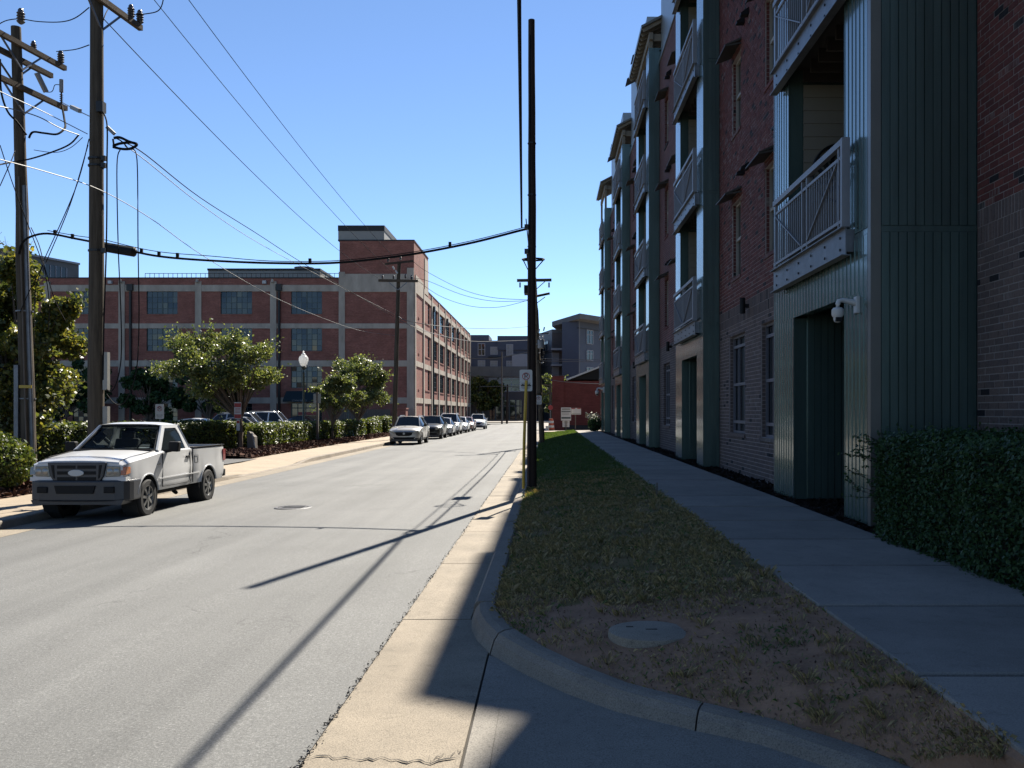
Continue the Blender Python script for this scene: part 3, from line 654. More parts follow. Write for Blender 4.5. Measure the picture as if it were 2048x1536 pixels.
for bi, (y0, y1) in enumerate(BAYS):
    xs = 5.1 if bi == 0 else XW                                            # where the side face meets the wall
    o0, o1, og = y0 + .92, y1 - .92, y1 - 1.2
    xf = XF
    mb = MB()
    mb.box(xf + .02, 5.9, y0 + .02, o0 - .014, .42, 15.5); mb.box(xf + .02, 4.06, o1 + .014, y1 - .02, .42, 15.5); mb.box(4.06, 5.9, o1 + .03, y1 - .02, .42, 15.5)
    mb.box(xf + .02, 4.06, og + .016, o1 + .01, .42, 3.25); mb.box(xf + .02, 4.04, o0 - .01, o1 + .01, 3.27, 3.78)
    bay = mb.build('bay_tower', 'panel', apt); acc = MB(); single = bi == 0
    levels = [.42, 3.92] + [3.99 + 3.26 * k for k in range(1, 4)] + [15.5]
    cuts = [(.43, 3.92), (4.0, 7.18), (7.26, 10.44), (10.52, 13.7), (13.78, 15.5)]
    for k, (z0, z1) in enumerate(cuts):
        near = single and k < 2
        clad(bay, 'y', y0 + .004, xf + .12, xs - .012, z0, z1, .105, near, acc)
        if k == 0:
            clad(bay, 'x', xf + .004, y0 + .1, o0, .43, 3.25, .135, near, acc); clad(bay, 'x', xf + .004, og, y1 - .06, .43, 3.25, .15, near, acc)
            clad(bay, 'x', xf + .004, y0 + .1, y1 - .06, 3.25, 3.92, .15, near, acc)
        else: clad(bay, 'x', xf + .004, y0 + .1, o0, z0, z1, .135, near, acc); clad(bay, 'x', xf + .004, o1, y1 - .06, z0, z1, .15, near, acc)
        mb = MB().box(xf + .12, xs - .006, y0 - .006, y0 + .015, z1 + .004, z1 + .072); mb.box(xf - .006, xf + .015, y0 + .1, o0, z1 + .004, z1 + .072); mb.build('band', 'panel', bay)
    if acc.f: acc.build('cladding', 'panel', bay)
    mb = MB().box(xf - .008, xf + .115, y0 - .008, y0 + .094, .42, 15.56); mb.box(xf - .006, xf + .03, y1 - .055, y1 + .006, .42, 15.56); mb.box(xf - .004, 4.04, o0 - .012, o0 + .012, .43, 3.25)
    mb.build('corner_trim', 'trimdark' if bi == 0 else 'panel', bay)
    MB().box(xf - .01, xs + .1, y0 - .012, o0 + .01, 15.56, 15.62).build('coping', 'panel', bay)
    # ground alcove lining
    acc = MB(); clad(bay, 'y', og - .004, 4.05, 5.85, .43, 3.25, .105, single, acc)
    if acc.f: acc.build('alcove_lining', 'panel', bay)
    MB().box(4.06, 5.9, og + .01, o1 + .02, .43, 3.3).build('alcove_wall', 'panel', bay)
    if bi == 0:
        q = MB()
        for c in courses(4.62, 5.9, .42, .98, [], .86): q.box(c[0], c[1], og - .5, og - .30, c[2], min(c[3], 1.06))
        q.build('low_brick_pier', 'brownbrick', bay)
    for k in range(4):
        zb = 3.74 + 3.26 * k; ya, yb = y0 + .55, y1 - .42; x = xf - .16
        mb = MB().box(x + .04, x + .055, ya, yb, zb + .012, zb + .348); mb.box(x - .02, x + .10, ya - .01, yb + .01, zb, zb + .012); mb.box(x - .02, x + .10, ya - .01, yb + .01, zb + .348, zb + .36)
        mb.box(x + .056, xf + .02, ya + .02, ya + .1, zb + .05, zb + .33); mb.box(x + .056, xf + .02, yb - .1, yb - .02, zb + .05, zb + .33)
        bal = mb.build('balcony', 'steel', apt)
        mb = MB()
        for i in range(6):
            yy = ya + .2 + i * (yb - ya - .4) / 5
            for zz in (zb + .1, zb + .25): mb.lathe((x + .026, yy, zz), [(0, 0), (.018, .0), (.018, .02)], 6, 'x')
        mb.build('bolts', 'blackiron', bal)['kind'] = 'stuff'
        mb = MB().box(x + .06, 5.9, o0 + .005, o1 - .005, zb + .22, zb + .34); mb.build('deck', 'darkwood', bal)
        mb = MB(); yy = o0 + .2
        while yy < o1 - .05: mb.box(4.05, 5.88, yy, yy + .045, zb + .02, zb + .218); yy += .4
        mb.build('joists', 'darkwood', bal)
        mb = MB(); railing(mb, x + .04, ya, yb - .08, zb + .38); mb.build('railing', 'railing', bal)
        zc = zb + 3.26 if k < 3 else 16.2
        mb = MB(); n = 14
        for i in range(n): z_ = zb + .35 + i * (zc - zb - .36) / n; mb.prism([(o1 + .012, z_), (o1 - .014, z_ + .004), (o1 - .004, z_ + (zc - zb - .36) / n)], 'x', 4.07, 5.86)
        mb.build('siding', 'creamsiding', bal)
        MB().box(5.8, 5.88, o0, o1, zb + .35, zc - .05).build('back_wall', 'creamsiding' if k < 3 else 'darkwood', bal)
        MB().box(5.76, 5.79, o0 + .7, o0 + 2.3, zb + .4, zb + 2.5).build('glass_door', 'glassdark', bal)
    # timber porch roof over the top balcony
    e = .95 if bi == 4 else .15 if bi == 3 else 0                        # the farthest porch roof sits higher
    mb = MB(); mb.prism([(xf - .30, 16.3 + e), (5.9, 17.5 + e), (5.9, 17.62 + e), (xf - .32, 16.38 + e)], 'y', y0 - (.75 if bi == 1 else .25), y1 + .25); pr = mb.build('porch_roof', 'trimdark', apt)  # second bay's overhang, out of view, lengthened to shift the shadow edge
    mb = MB(); yy = y0 - .1
    while yy < y1 + .2: mb.beam((xf - .24, yy, 16.25 + e), (5.6, yy, 17.3 + e), .05, .14); yy += .42
    mb.build('rafters', 'timber', pr)
    mb = MB().box(xf + .0, xf + .14, y0 - .1, y1 + .1, 15.92 + e, 16.18 + e); mb.box(xf + .14, 5.8, y0 + .05, y0 + .17, 15.92 + e, 16.18 + e); mb.build('beam', 'timber', pr)
    for yy in (y0 + .05, y1 - .2): MB().box(xf + .01, xf + .15, yy, yy + .15, 13.9, 15.92 + e).build('post', 'timber', pr)
    MB().box(5.3, 8, y0 + .0, y1 + .1, 17.66 + e, 18.9 + e).build('clerestory', 'lightmetal', apt)
# wrought sun hanging on the second floor porch wall
o1 = BAYS[0][1] - .92; c = Vector((4.66, o1 - .035, 5.58)); mb = MB()
ring = lambda r, n=40: [(c.x + r * math.cos(2 * math.pi * i / n), c.y, c.z + r * math.sin(2 * math.pi * i / n)) for i in range(n + 1)]
mb.tube(ring(.46), .02, 6); mb.tube(ring(.13), .022, 6)
for k in range(12):
    t = 2 * math.pi * k / 12; P = []
    for i in range(7):
        r = .13 + .33 * i / 6; a = t + .16 * math.sin(i * 1.05); P.append((c.x + r * math.cos(a), c.y, c.z + r * math.sin(a)))
    mb.tube(P, [.018, .034, .045, .045, .034, .02, .01], 5)
mb.lathe((c.x, c.y + .02, c.z), [(0, -.03), (.1, -.03), (.12, 0)], 16, 'y')
tag(mb.build('sun_ornament', 'blackiron', at=c), 'round black iron sun ornament on the cream wall of the first balcony', 'wall ornament')
def security_camera(p, s, label):
    """white dome camera: p is where the bracket meets the wall, the arm points out to -X"""
    t = thing('security_camera', p, label, 'security camera'); x, y, z = p
    mb = MB().box(x - .055 * s, x, y - .06 * s, y + .06 * s, z - .12 * s, z + .12 * s); mb.build('wall_box', 'white', t, bevel=.006)
    mb = MB().tube([(x - .05 * s, y, z + .03 * s), (x - .16 * s, y, z + .055 * s), (x - .24 * s, y, z + .07 * s), (x - .285 * s, y, z + .055 * s), (x - .3 * s, y, z + .01 * s), (x - .3 * s, y, z - .04 * s)], [.05 * s, .038 * s, .034 * s, .034 * s, .034 * s, .034 * s], 10); mb.build('arm', 'white', t, smooth=True)
    mb = MB().lathe((x - .3 * s, y, z - .14 * s), [(.06 * s, .1 * s), (.085 * s, .075 * s), (.085 * s, .0), (.07 * s, -.03 * s)], 16); mb.build('housing', 'white', t, smooth=True)
    mb = MB().lathe((x - .3 * s, y, z - .17 * s), [(.062 * s, 0), (.06 * s, -.04 * s), (.042 * s, -.075 * s), (0, -.088 * s)], 14); mb.build('dome', 'white', t, smooth=True)
    mb = MB().box(x - .345 * s, x - .26 * s, y - .075 * s, y - .02 * s, z - .24 * s, z - .18 * s); mb.build('lens', 'black', t)
security_camera((XF - .008, 10.98, 3.10), .86, 'white dome security camera on an arm beside the nearest teal doorway')
security_camera((XF - .008, 60.7, 3.3), 1.6, 'small white security camera on the farthest balcony bay')

# ================================================================== HEDGES, SHRUBS AND TREES
def hedge(path, wid, h, z0, n, size, matn, name, label, cat, group=None, rough=.045):
    """clipped hedge along a plan path; leaves on a shell over dark twigs"""
    path = [Vector((*p, 0)) for p in path]; c = path[len(path) // 2]; t = thing(name, (c.x, c.y, z0), label, cat, group)
    mb = MB(); seg = [(a, b, (b - a).length) for a, b in zip(path, path[1:])]; tot = sum(s[2] for s in seg)
    for a, b, L in seg: mb.beam(a + Vector((0, 0, z0 + h * .46)), b + Vector((0, 0, z0 + h * .46)), wid * .8, h * .86)
    mb.build('twigs', 'hedgecore', t)
    P = []; O = []
    for i in range(n):
        u = random.random() * tot
        for a, b, L in seg:
            if u <= L: break
            u -= L
        u = min(u, L); d = (b - a).normalized(); s = Vector((d.y, -d.x, 0)); p = a + d * u
        k = random.random() * (2 * h + wid); lump = .05 * math.sin(p.x * 5 + p.y * 3.1) + .05 * math.sin(p.y * 7.3 - p.x * 2)
        if k < h: q = (1, k)
        elif k < 2 * h: q = (-1, k - h)
        else: q = ((k - 2 * h) / wid * 2 - 1, h)
        zz = q[1]; sx = q[0] * wid / 2
        rr = min(1, math.hypot(max(0, abs(q[0]) - .62) / .38, max(0, zz / h - .72) / .28)); 
        if rr >= 1 and abs(q[0]) > .62: sx *= .93; zz *= .97
        r = Vector((s.x * sx, s.y * sx, zz)) * (1 + lump * .5) + Vector((random.gauss(0, rough), random.gauss(0, rough), random.gauss(0, rough)))
        if random.random() < .012: r.z += random.uniform(.03, .12) if zz > h * .9 else 0
        P.append((p.x + r.x, p.y + r.y, z0 + max(.02, r.z))); O.append((s.x * q[0], s.y * q[0], .9 if zz > h * .8 else .1))
    for (e, dd) in ((path[0], (path[0] - path[1]).normalized()), (path[-1], (path[-1] - path[-2]).normalized())):
        for i in range(int(n * wid / tot * .45)):
            s = Vector((dd.y, -dd.x, 0)); u = random.uniform(-.5, .5) * wid; zz = random.random() * h; bul = .22 * (1 - (2 * u / wid) ** 2) * (1 - max(0, zz / h - .6) ** 2)
            q = e + s * u + dd * (bul + random.gauss(0, rough)); P.append((q.x, q.y, z0 + zz)); O.append((dd.x, dd.y, .2))
    npmesh('foliage', leaves(np.array(P), size, .3, 1.6, np.array(O)), 4, matn, t); return t
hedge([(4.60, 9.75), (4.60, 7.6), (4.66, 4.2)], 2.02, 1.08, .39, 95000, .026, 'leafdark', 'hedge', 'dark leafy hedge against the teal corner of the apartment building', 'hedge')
nh = [o for o in COL.objects if o.name == 'hedge'][0]; P = []; mb = MB()
for k in range(150):
    if k < 60: b = Vector((random.uniform(3.55, 3.75), random.uniform(9.2, 10.5), random.uniform(.8, 1.5))); d = Vector((-.8, random.gauss(.1, .4), random.uniform(-.1, .9)))
    else: b = Vector((random.uniform(3.7, 5.4), random.uniform(5.5, 10.6), 1.44)); d = Vector((random.gauss(-.15, .35), random.gauss(0, .35), 1))
    d.normalize(); L = random.uniform(.06, .22); e = b + d * L; mb.tube([b - d * .1, e], [.004, .002], 4, False)
    for i in range(9): q = b.lerp(e, i / 8); P.append((q.x + random.gauss(0, .012), q.y + random.gauss(0, .012), q.z + random.gauss(0, .01)))
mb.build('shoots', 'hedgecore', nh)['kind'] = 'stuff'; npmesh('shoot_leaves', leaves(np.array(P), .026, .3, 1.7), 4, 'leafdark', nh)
def round_bush(c, r, h, n, size, matn, name, label, cat, group=None):
    t = thing(name, c, label, cat, group); mb = MB(); mb.lathe(c, [(r * .5, .05), (r * .8, h * .3), (r * .75, h * .65), (r * .3, h * .88), (0, h * .9)], 14); mb.build('twigs', 'hedgecore', t)
    B, d = rand_ball(n, .9); P = B * np.array([r, r, h * .5]) + np.array(c) + np.array([0, 0, h * .5]); P += rng.normal(size=P.shape) * .04
    P = P[P[:, 2] > c[2]]; npmesh('foliage', leaves(P, size, .3, 1.6), 4, matn, t); return t
round_bush((-12.35, 19.2, 0), 1.1, 1.35, 9000, .06, 'leafhedge', 'round_bush', 'rounded clipped bush left of the pole with the conduits', 'bush')
HG = 'clipped hedges between the left sidewalk and the parking lot'
hedge([(-19.5, 27.6), (-15.0, 42.3)], 1.5, 1.27, 0, 30000, .075, 'leafhedge', 'hedge', 'long clipped hedge behind the white pickup truck', 'hedge', HG)
hedge([(-14.4, 42.8), (-14.1, 54.2)], 1.5, 1.12, 0, 20000, .075, 'leafhedge', 'hedge', 'clipped hedge from the slim tree trunk to the post with two blank signs', 'hedge', HG)
hedge([(-14.0, 56.0), (-13.9, 64.4)], 1.5, 1.1, 0, 9000, .085, 'leafhedge', 'hedge', 'clipped hedge just past the post with two blank signs', 'hedge', HG)
hedge([(-13.9, 66.4), (-13.8, 70.2)], 1.4, 1.15, 0, 5000, .085, 'leafhedge', 'hedge', 'short hedge under the far street tree, second nearest to the beige car', 'hedge', HG)
hedge([(-13.6, 71.2), (-13.4, 76.2)], 1.6, 1.3, 0, 6000, .085, 'leafhedge', 'hedge', 'short sunlit hedge next to the beige car', 'hedge', HG)
round_bush((3.35, 64.2, .39), .45, 1.0, 1500, .07, 'leafdark', 'flowering_bush', 'small bush with cream flowers at the far end of the sidewalk', 'bush')
P = np.array([(3.2 + random.gauss(0, .25), 64 + random.gauss(0, .25), 1.5 + random.gauss(0, .14)) for _ in range(110)])
fb = [o for o in COL.objects if o.name.startswith('flowering_bush')][0]; npmesh('flowers', leaves(P, .13, .5, 1.1), 4, 'flower', fb)
def tree(base, crown, rad, nclump, nleaf, size, matn, label, group=None, trunk_r=.1, fork=.45, seed=1, lean=(0, 0), drop=.0, stems=1):
    """trunk with limbs to each leaf clump; crown centre and radii are relative to the base"""
    r = random.Random(seed); t = thing('street_tree', base, label, 'tree', group); B = Vector(base); C = B + Vector(crown); tr = MB(); P = []
    fk = B + Vector((lean[0], lean[1], (C.z - B.z) * fork))
    for s_ in range(stems):
        o = Vector((r.uniform(-.25, .25), r.uniform(-.25, .25), 0)) * (stems > 1)
        tr.tube([B + o * .6, B + o + Vector((0, 0, .15)), (B + fk) / 2 + o + Vector((r.gauss(0, .05), r.gauss(0, .05), 0)), fk + o * 1.3], [trunk_r * 1.35, trunk_r * 1.05, trunk_r * .9, trunk_r * .8], 9)
    tips = []
    for k in range(nclump):
        while True:
            d = Vector((r.uniform(-1, 1), r.uniform(-1, 1), r.uniform(-1, 1)))
            if .3 < d.length < 1: break
        d = d * (.95 / max(d.length, .62)) * r.uniform(.6, 1.08)
        q = C + Vector((d.x * rad[0], d.y * rad[1], d.z * rad[2])); tips.append(q)
        mid = fk.lerp(q, .5) + Vector((r.gauss(0, .12), r.gauss(0, .12), r.uniform(.0, .25)))
        tr.tube([fk - Vector((0, 0, r.uniform(0, .4))), mid, q], [trunk_r * .5, trunk_r * .28, trunk_r * .08], 5)
        cr = min(rad) * r.uniform(.2, .34); m = int(nleaf / nclump * r.uniform(.6, 1.4)); bb, _ = rand_ball(m, .25)
        bb *= np.array([cr * r.uniform(.9, 1.5), cr * r.uniform(.9, 1.5), cr * r.uniform(.65, 1.0)]); P.append(bb + np.array(q) - np.array([0, 0, drop * cr]))
    sp = int(nleaf * .16)                                                   # loose outer sprays
    for q in r.choices(tips, k=sp // 9):
        a = (q - C).normalized() + Vector((r.gauss(0, .5), r.gauss(0, .5), r.gauss(.05, .35))); L = min(.62, min(rad) * r.uniform(.25, .5))
        P.append(np.array([tuple(q + a * L * i / 8) for i in range(9)]) + rng.normal(size=(9, 3)) * .05); tr.tube([q, q + a * L], [.012, .004], 4, False)
    tr.build('trunk', 'bark', t, smooth=True); npmesh('crown', leaves(np.concatenate(P), size, .2, 1.5), 4, matn, t); return t
TG = 'street trees along the left sidewalk'
tree((-17.5, 29.5, 0), (.0, 0, 3.9), (1.75, 1.8, 2.7), 80, 48000, .11, 'leafdense', 'large dense tree with yellowing leaves behind the leftmost utility pole', TG, .16, .3, 3)
tree((-14.25, 41.2, 0), (-1.0, 0, 4.0), (2.6, 2.2, 1.75), 52, 19000, .09, 'leafbright', 'loose green street tree left of the tall white globe lamp', TG, .12, .42, 11, drop=.25)
tree((-13.2, 54.5, 0), (.35, .3, 2.95), (1.5, 1.4, 1.15), 34, 13000, .09, 'leafbright', 'low yellow-green street tree right beside the white globe lamp', TG, .08, .42, 5)
tree((-13.4, 62.5, 0), (-.1, .3, 3.6), (2.0, 1.8, 1.95), 46, 17000, .105, 'leafbright', 'taller street tree in front of the far lamp, beside the mid-street pole', TG, .1, .4, 8)
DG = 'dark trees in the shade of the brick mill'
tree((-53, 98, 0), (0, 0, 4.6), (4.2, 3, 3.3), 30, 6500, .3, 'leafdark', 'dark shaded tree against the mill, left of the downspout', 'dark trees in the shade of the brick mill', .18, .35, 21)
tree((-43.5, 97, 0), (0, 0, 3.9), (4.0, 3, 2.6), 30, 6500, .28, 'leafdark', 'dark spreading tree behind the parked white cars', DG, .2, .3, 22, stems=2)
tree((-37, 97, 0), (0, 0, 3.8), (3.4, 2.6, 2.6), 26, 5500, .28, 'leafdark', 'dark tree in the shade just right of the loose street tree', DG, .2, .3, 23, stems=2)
tree((-14.2, 183, 0), (1.0, 0, 5.6), (3.6, 3.2, 3.8), 34, 7000, .36, 'leafdense', 'round tree at the far end of the street beyond the mill', None, .2, .3, 31)
tree((.5, 90, .1), (0, 0, 3.4), (1.4, 1.4, 2.0), 18, 3000, .16, 'leafbright', 'small tree behind the leaning pole by the red shop', None, .1, .3, 33)

# ================================================================== BRICK MILL ON THE LEFT
YM = 104.7; XM = -15.76
def mx(px): return (px - VX) * YM / F
def mz(py): return CH - (py - VY) * YM / F
mill = thing('brick_mill', (-40, YM, 0), 'four storey red brick mill with pale concrete frame and a corner stair tower', 'brick mill')
ROWS = [(13.3, 16.0), (8.95, 11.65), (4.6, 7.25), (.7, 2.85)]; COLS = [(-3, 59), (145, 207), (293, 355), (441, 504), (582, 644)]
HF = [(mx(a), mx(b), z0, z1) for a, b in COLS for z0, z1 in ROWS]
mb = MB(); holed(mb, 'y', YM, YM + .5, mx(-60), mx(679), -.3, 17.5, HF); mb.box(mx(679) + .003, XM - .003, YM + .002, YM + 12, -.3, 21.9); fw = mb.build('front_wall', 'mill_brick', mill)
mb = MB()
for px in (-55, 95, 244, 397, 547): mb.box(mx(px) - .36, mx(px) + .36, YM - .14, YM - .002, -.3, mz(563))
for z0, z1 in ((mz(583), mz(570)), (mz(657), mz(647)), (mz(733), mz(721)), (mz(807), mz(795))):
    pl = [mx(p) for p in (-60, -55, 95, 244, 397, 547, 684)]
    for a, b in zip(pl[1:], pl[2:]): mb.box(a + .362, b - .362, YM - .09, YM - .004, z0, z1)
    if z0 < 15: mb.box(mx(684) + .362, mx(821) - .40, YM - .09, YM - .001, z0, z1)
mb.box(mx(684) - .36, mx(684) + .36, YM - .14, YM - .003, -.3, mz(544)); mb.box(mx(821) - .40, XM - .003, YM - .14, YM - .003, -.3, mz(536)); mb.box(mx(684) + .362, mx(821) - .402, YM - .11, YM - .001, mz(584), mz(548))
mb.build('concrete_frame', 'millconc', mill)
pn = MB().box(-.28, .28, 0, .02, -.31, .31).build('pane', 'glassblue'); COL.objects.unlink(pn)
for ci, (a, b) in enumerate(COLS):
    for ri, (z0, z1) in enumerate(ROWS):
        x0, x1 = mx(a), mx(b); mb = MB(); nx, nz = 6, 4; y = YM + .18
        mb.box(x0, x1, y - .04, y + .05, z0, z0 + .07); mb.box(x0, x1, y - .04, y + .05, z1 - .07, z1); mb.box(x0, x0 + .07, y - .04, y + .05, z0, z1); mb.box(x1 - .07, x1, y - .04, y + .05, z0, z1)
        for i in range(1, nx): xx = x0 + (x1 - x0) * i / nx; wd = .07 if i == 3 else .03; mb.box(xx - wd, xx + wd, y - .03, y + .03, z0 + .07, z1 - .07)
        for i in range(1, nz): zz = z0 + (z1 - z0) * i / nz; mb.box(x0 + .07, x1 - .07, y - .025, y + .025, zz - .028, zz + .028)
        wn = mb.build('window', 'green', mill)
        MB().box(x0, x1, y + .5, y + .52, z0, z1).build('interior', 'black', wn)
        if (ci + ri) % 3 == 1: MB().box(x0 + .3, x1 - (1.9 if ri % 2 else .3), y + .25, y + .28, z0 + .1, z0 + .5).build('sill_boxes', 'curtain', wn)
        MB().box(x0 - .1, x1 + .1, YM - .06, YM + .1, z0 - .14, z0 - .004).build('sill', 'mill_brick', wn)
        for i in range(nx):
            for k in range(nz):
                o = piece('pane', pn.data, wn, (x0 + (x1 - x0) * (i + .5) / nx, y, z0 + (z1 - z0) * (k + .5) / nz), ((x1 - x0) / nx / .6, 1, (z1 - z0) / nz / .68))
                o.rotation_euler = (R(random.gauss(0, .9)), 0, R(random.gauss(0, 1.2)))
# side wall along the street
SP = [112.3, 120.1, 127.9, 135.9, 144.0, 151.9, 159.6, 166.6, 173.2, 179.4]
HS = []
for a, b in zip(SP, SP[1:]):
    if a > 112: HS += [(a + 1.5, b - 1.5, z0, z1) for z0, z1 in ROWS]
HS += [(108.0, 108.9, z0, z1 - .1) for z0, z1 in ROWS[0:]]
mb = MB(); holed(mb, 'x', XM - .5, XM, YM + .004, 180, -.3, 17.5, HS); mb.box(XM - .45, XM - .002, YM + .004, 117, 17.5, 21.9); mb.build('street_wall', 'mill_brick', mill)
mb = MB()
for y in [YM + .38] + SP: mb.box(XM + .002, XM + .16, y - .36, y + .36, -.3, 17.3)
for z0, z1 in ((16.0, 16.7), (11.65, 12.25), (7.25, 7.9), (2.85, 3.5)):
    pl = [YM + .38] + SP
    for a, b in zip(pl, pl[1:]): mb.box(XM + .001, XM + .09, a + .362, b - .362, z0, z1)
mb.box(XM + .003, XM + .10, YM + .742, 111.93, 15.95, 18.05); mb.box(XM + .002, XM + .08, 113.4, 116.8, 16.9, 21.4)
mb.build('street_frame', 'millconc', mill)
for (a, b, z0, z1) in HS:
    mb = MB(); x = XM - .16
    mb.box(x, x + .06, a, a + .07, z0, z1); mb.box(x, x + .06, b - .07, b, z0, z1); mb.box(x, x + .06, a, b, z1 - .07, z1); mb.box(x, x + .06, a, b, z0, z0 + .07)
    for i in range(1, 6): yy = a + (b - a) * i / 6; mb.box(x, x + .05, yy - .03, yy + .03, z0, z1)
    for i in range(1, 4): zz = z0 + (z1 - z0) * i / 4; mb.box(x, x + .05, a, b, zz - .028, zz + .028)
    wn = mb.build('window', 'green', mill); MB().box(x + .01, x + .025, a, b, z0, z1).build('glazing', 'glassblue', wn)
    MB().box(XM - .1, XM + .07, a - .1, b + .1, z0 - .14, z0 - .004).build('sill', 'mill_brick', wn)
for k, (px, y) in enumerate(((262, 0), (559, 0), (0, 120.9), (0, 136.7), (0, 152.7))):
    mb = MB()
    if px: mb.tube([(mx(px), YM - .16, 0), (mx(px), YM - .16, mz(580))], .16, 8); mb.box(mx(px) - .35, mx(px) + .35, YM - .45, YM - .02, mz(582), mz(569))
    else: mb.tube([(XM + .2, y, 0), (XM + .2, y, 15.6)], .12, 8); mb.box(XM + .02, XM + .45, y - .3, y + .3, 15.4, 16.1)
    mb.build('downspout', 'blackiron', mill)
mb = MB().box(mx(-60), mx(676), YM - .05, YM + .6, 17.5, 17.62); mb.box(XM - .6, XM + .05, 117, 180.05, 17.5, 17.62); mb.box(mx(676), XM + .06, YM - .05, 117.05, 21.9, 22.05); mb.box(mx(-60), XM - .5, YM + .5, 179.9, 16.9, 17.3); mb.build('roof_edge', 'roofdark', mill)
for px in (244, 397, 547): MB().tube([(mx(px), YM - .1, 17.0), (mx(px), YM - .5, 17.25), (mx(px), YM - .55, 16.95)], .14, 8).build('roof_drain', 'millconc', mill)
mb = MB().box(mx(676), mx(768), YM + .1, 113, 21.9, 23.1); ph = mb.build('tower_penthouse', 'penthouse', mill); MB().box(mx(676) - .03, mx(768) + .05, YM + .05, 113.1, 23.1, 23.75).build('fascia', 'roofdark', ph)
Y = 113.0; mb = MB().box(at(416, 0, Y).x, at(640, 0, Y).x, Y, Y + 14, 17, at(0, 541, Y).z); ph = mb.build('roof_penthouse', 'penthouse', mill); MB().box(at(415, 0, Y).x, at(641, 0, Y).x, Y - .1, Y + 14, at(0, 541, Y).z + .002, at(0, 537, Y).z).build('fascia', 'roofdark', ph)
MB().lathe((at(608, 0, 118).x, 118, 19.6), [(1.2, 0), (1.2, 1.1), (1.3, 1.3)], 14).build('roof_fan', 'steel', mill)
mb = MB(); x0, x1 = at(290, 0, 106).x, mx(674)
for z in (17.75, 18.25): mb.box(x0, x1, 105.98, 106.02, z, z + .06)
x = x0
while x < x1: mb.box(x, x + .05, 105.98, 106.02, 17.3, 18.3); x += .55
mb.build('roof_railing', 'blackiron', mill)
mb = MB(); mb.prism([(YM - .02, mz(782)), (YM - 1.5, mz(800)), (YM - 1.5, mz(804)), (YM - .02, mz(803))], 'x', mx(573), mx(692)); aw = mb.build('entrance_awning', 'awngreen', mill)
DG_ = bpy.context.evaluated_depsgraph_get
def text(name, s, size, loc, parent, matn, rx=90, align='CENTER', ext=.002, rz=0):
    cu = bpy.data.curves.new(name, 'FONT'); cu.body = s; cu.size = size; cu.align_x = align; cu.align_y = 'CENTER'; cu.extrude = ext
    o = bpy.data.objects.new(name, cu); COL.objects.link(o); dg = DG_(); me = bpy.data.meshes.new_from_object(o.evaluated_get(dg)); bpy.data.objects.remove(o)
    me.name = name; me.materials.clear(); me.materials.append(M[matn]); o = bpy.data.objects.new(name, me); COL.objects.link(o); p0 = WL[parent.name] if parent else Vector()
    o.parent = parent; o.location = Vector(loc) - p0; o.rotation_euler = (R(rx), 0, R(rz)); return o
text('lettering', 'STYM WEST', .33, (mx(606), YM - 1.51, mz(802)), aw, 'curtain')
mb = MB().box(mx(584), mx(640), YM - .05, YM - .01, .3, mz(808)); sf = mb.build('shop_window', 'glassblue', mill); MB().box(mx(596), mx(638), YM - .09, YM - .055, mz(830), mz(824)).build('red_stripe', 'signred', sf)
mb = MB()
for px in (584, 596, 612, 640): mb.box(mx(px) - .05, mx(px) + .05, YM - .1, YM - .052, .3, mz(808))
mb.box(mx(584), mx(640), YM - .1, YM - .052, mz(817), mz(815)); mb.build('shop_frame', 'green', sf)
for px in (222, 530): MB().box(mx(px) - .2, mx(px) + .2, YM - .4, YM - .02, mz(568), mz(562)).build('floodlight', 'white', mill)
mb = MB()                                                                    # screen fence at the mill's corner
fx0, fx1 = mx(690), mx(792)
for i in range(30): a = fx0 + (fx1 - fx0) * i / 30; mb.box(a, a + (fx1 - fx0) / 30 - .025, 101.0, 101.06, 0, 2.05 + .02 * (i % 3))
o = mb.build('fence', 'greypost', at=(fx0, 101, 0)); tag(o, 'brown board screen fence at the foot of the mill tower', 'fence')
mb = MB(); mb.box(mx(796), mx(821), 101.2, 103, 0, 2.1); mb.box(mx(795), mx(822), 101.1, 103.1, 2.1, 2.25); tag(mb.build('low_brick_wall', 'mill_brick', at=(mx(808), 102, 0)), 'low brick enclosure at the corner of the mill tower', 'wall')

# ================================================================== FAR BUILDINGS
def far_window(root, x0, x1, y, z0, z1, blind=False):
    g = MB().box(x0, x1, y - .05, y - .01, z0, z1).build('window', 'curtain' if blind else 'glassblue', root); mb = MB(); t = .16
    mb.box(x0 - t, x0, y - .12, y - .0, z0 - t, z1 + t); mb.box(x1, x1 + t, y - .12, y - .0, z0 - t, z1 + t); mb.box(x0, x1, y - .12, y, z1, z1 + t); mb.box(x0, x1, y - .12, y, z0 - t, z0)
    m_ = (x0 + x1) / 2; mb.box(m_ - .06, m_ + .06, y - .11, y - .055, z0, z1); zz = z0 + (z1 - z0) * .5; mb.box(x0, x1, y - .1, y - .054, zz - .05, zz + .05); mb.build('frame', 'paleside', g)
YB = 186.0; fx = lambda p: (p - VX) * YB / F; fz = lambda p: CH - (p - VY) * YB / F
ap = thing('navy_apartment_block', (fx(1000), YB, 0), 'dark navy and grey apartment block at the far end of the street', 'apartment building')
MB().box(fx(925), fx(1080), YB, YB + 20, fz(733), fz(681)).build('upper_wall', 'navyside', ap); MB().box(fx(920), fx(1075), YB - .6, YB + 19, fz(753), fz(733)).build('parking_deck', 'garageconc', ap)
MB().box(fx(930), fx(978), YB - .2, YB + 10, fz(681), fz(670)).build('roof_volume', 'navyside', ap); MB().box(fx(995), fx(1060), YB - .4, YB + 10, fz(700), fz(672)).build('roof_volume', 'navyside', ap)
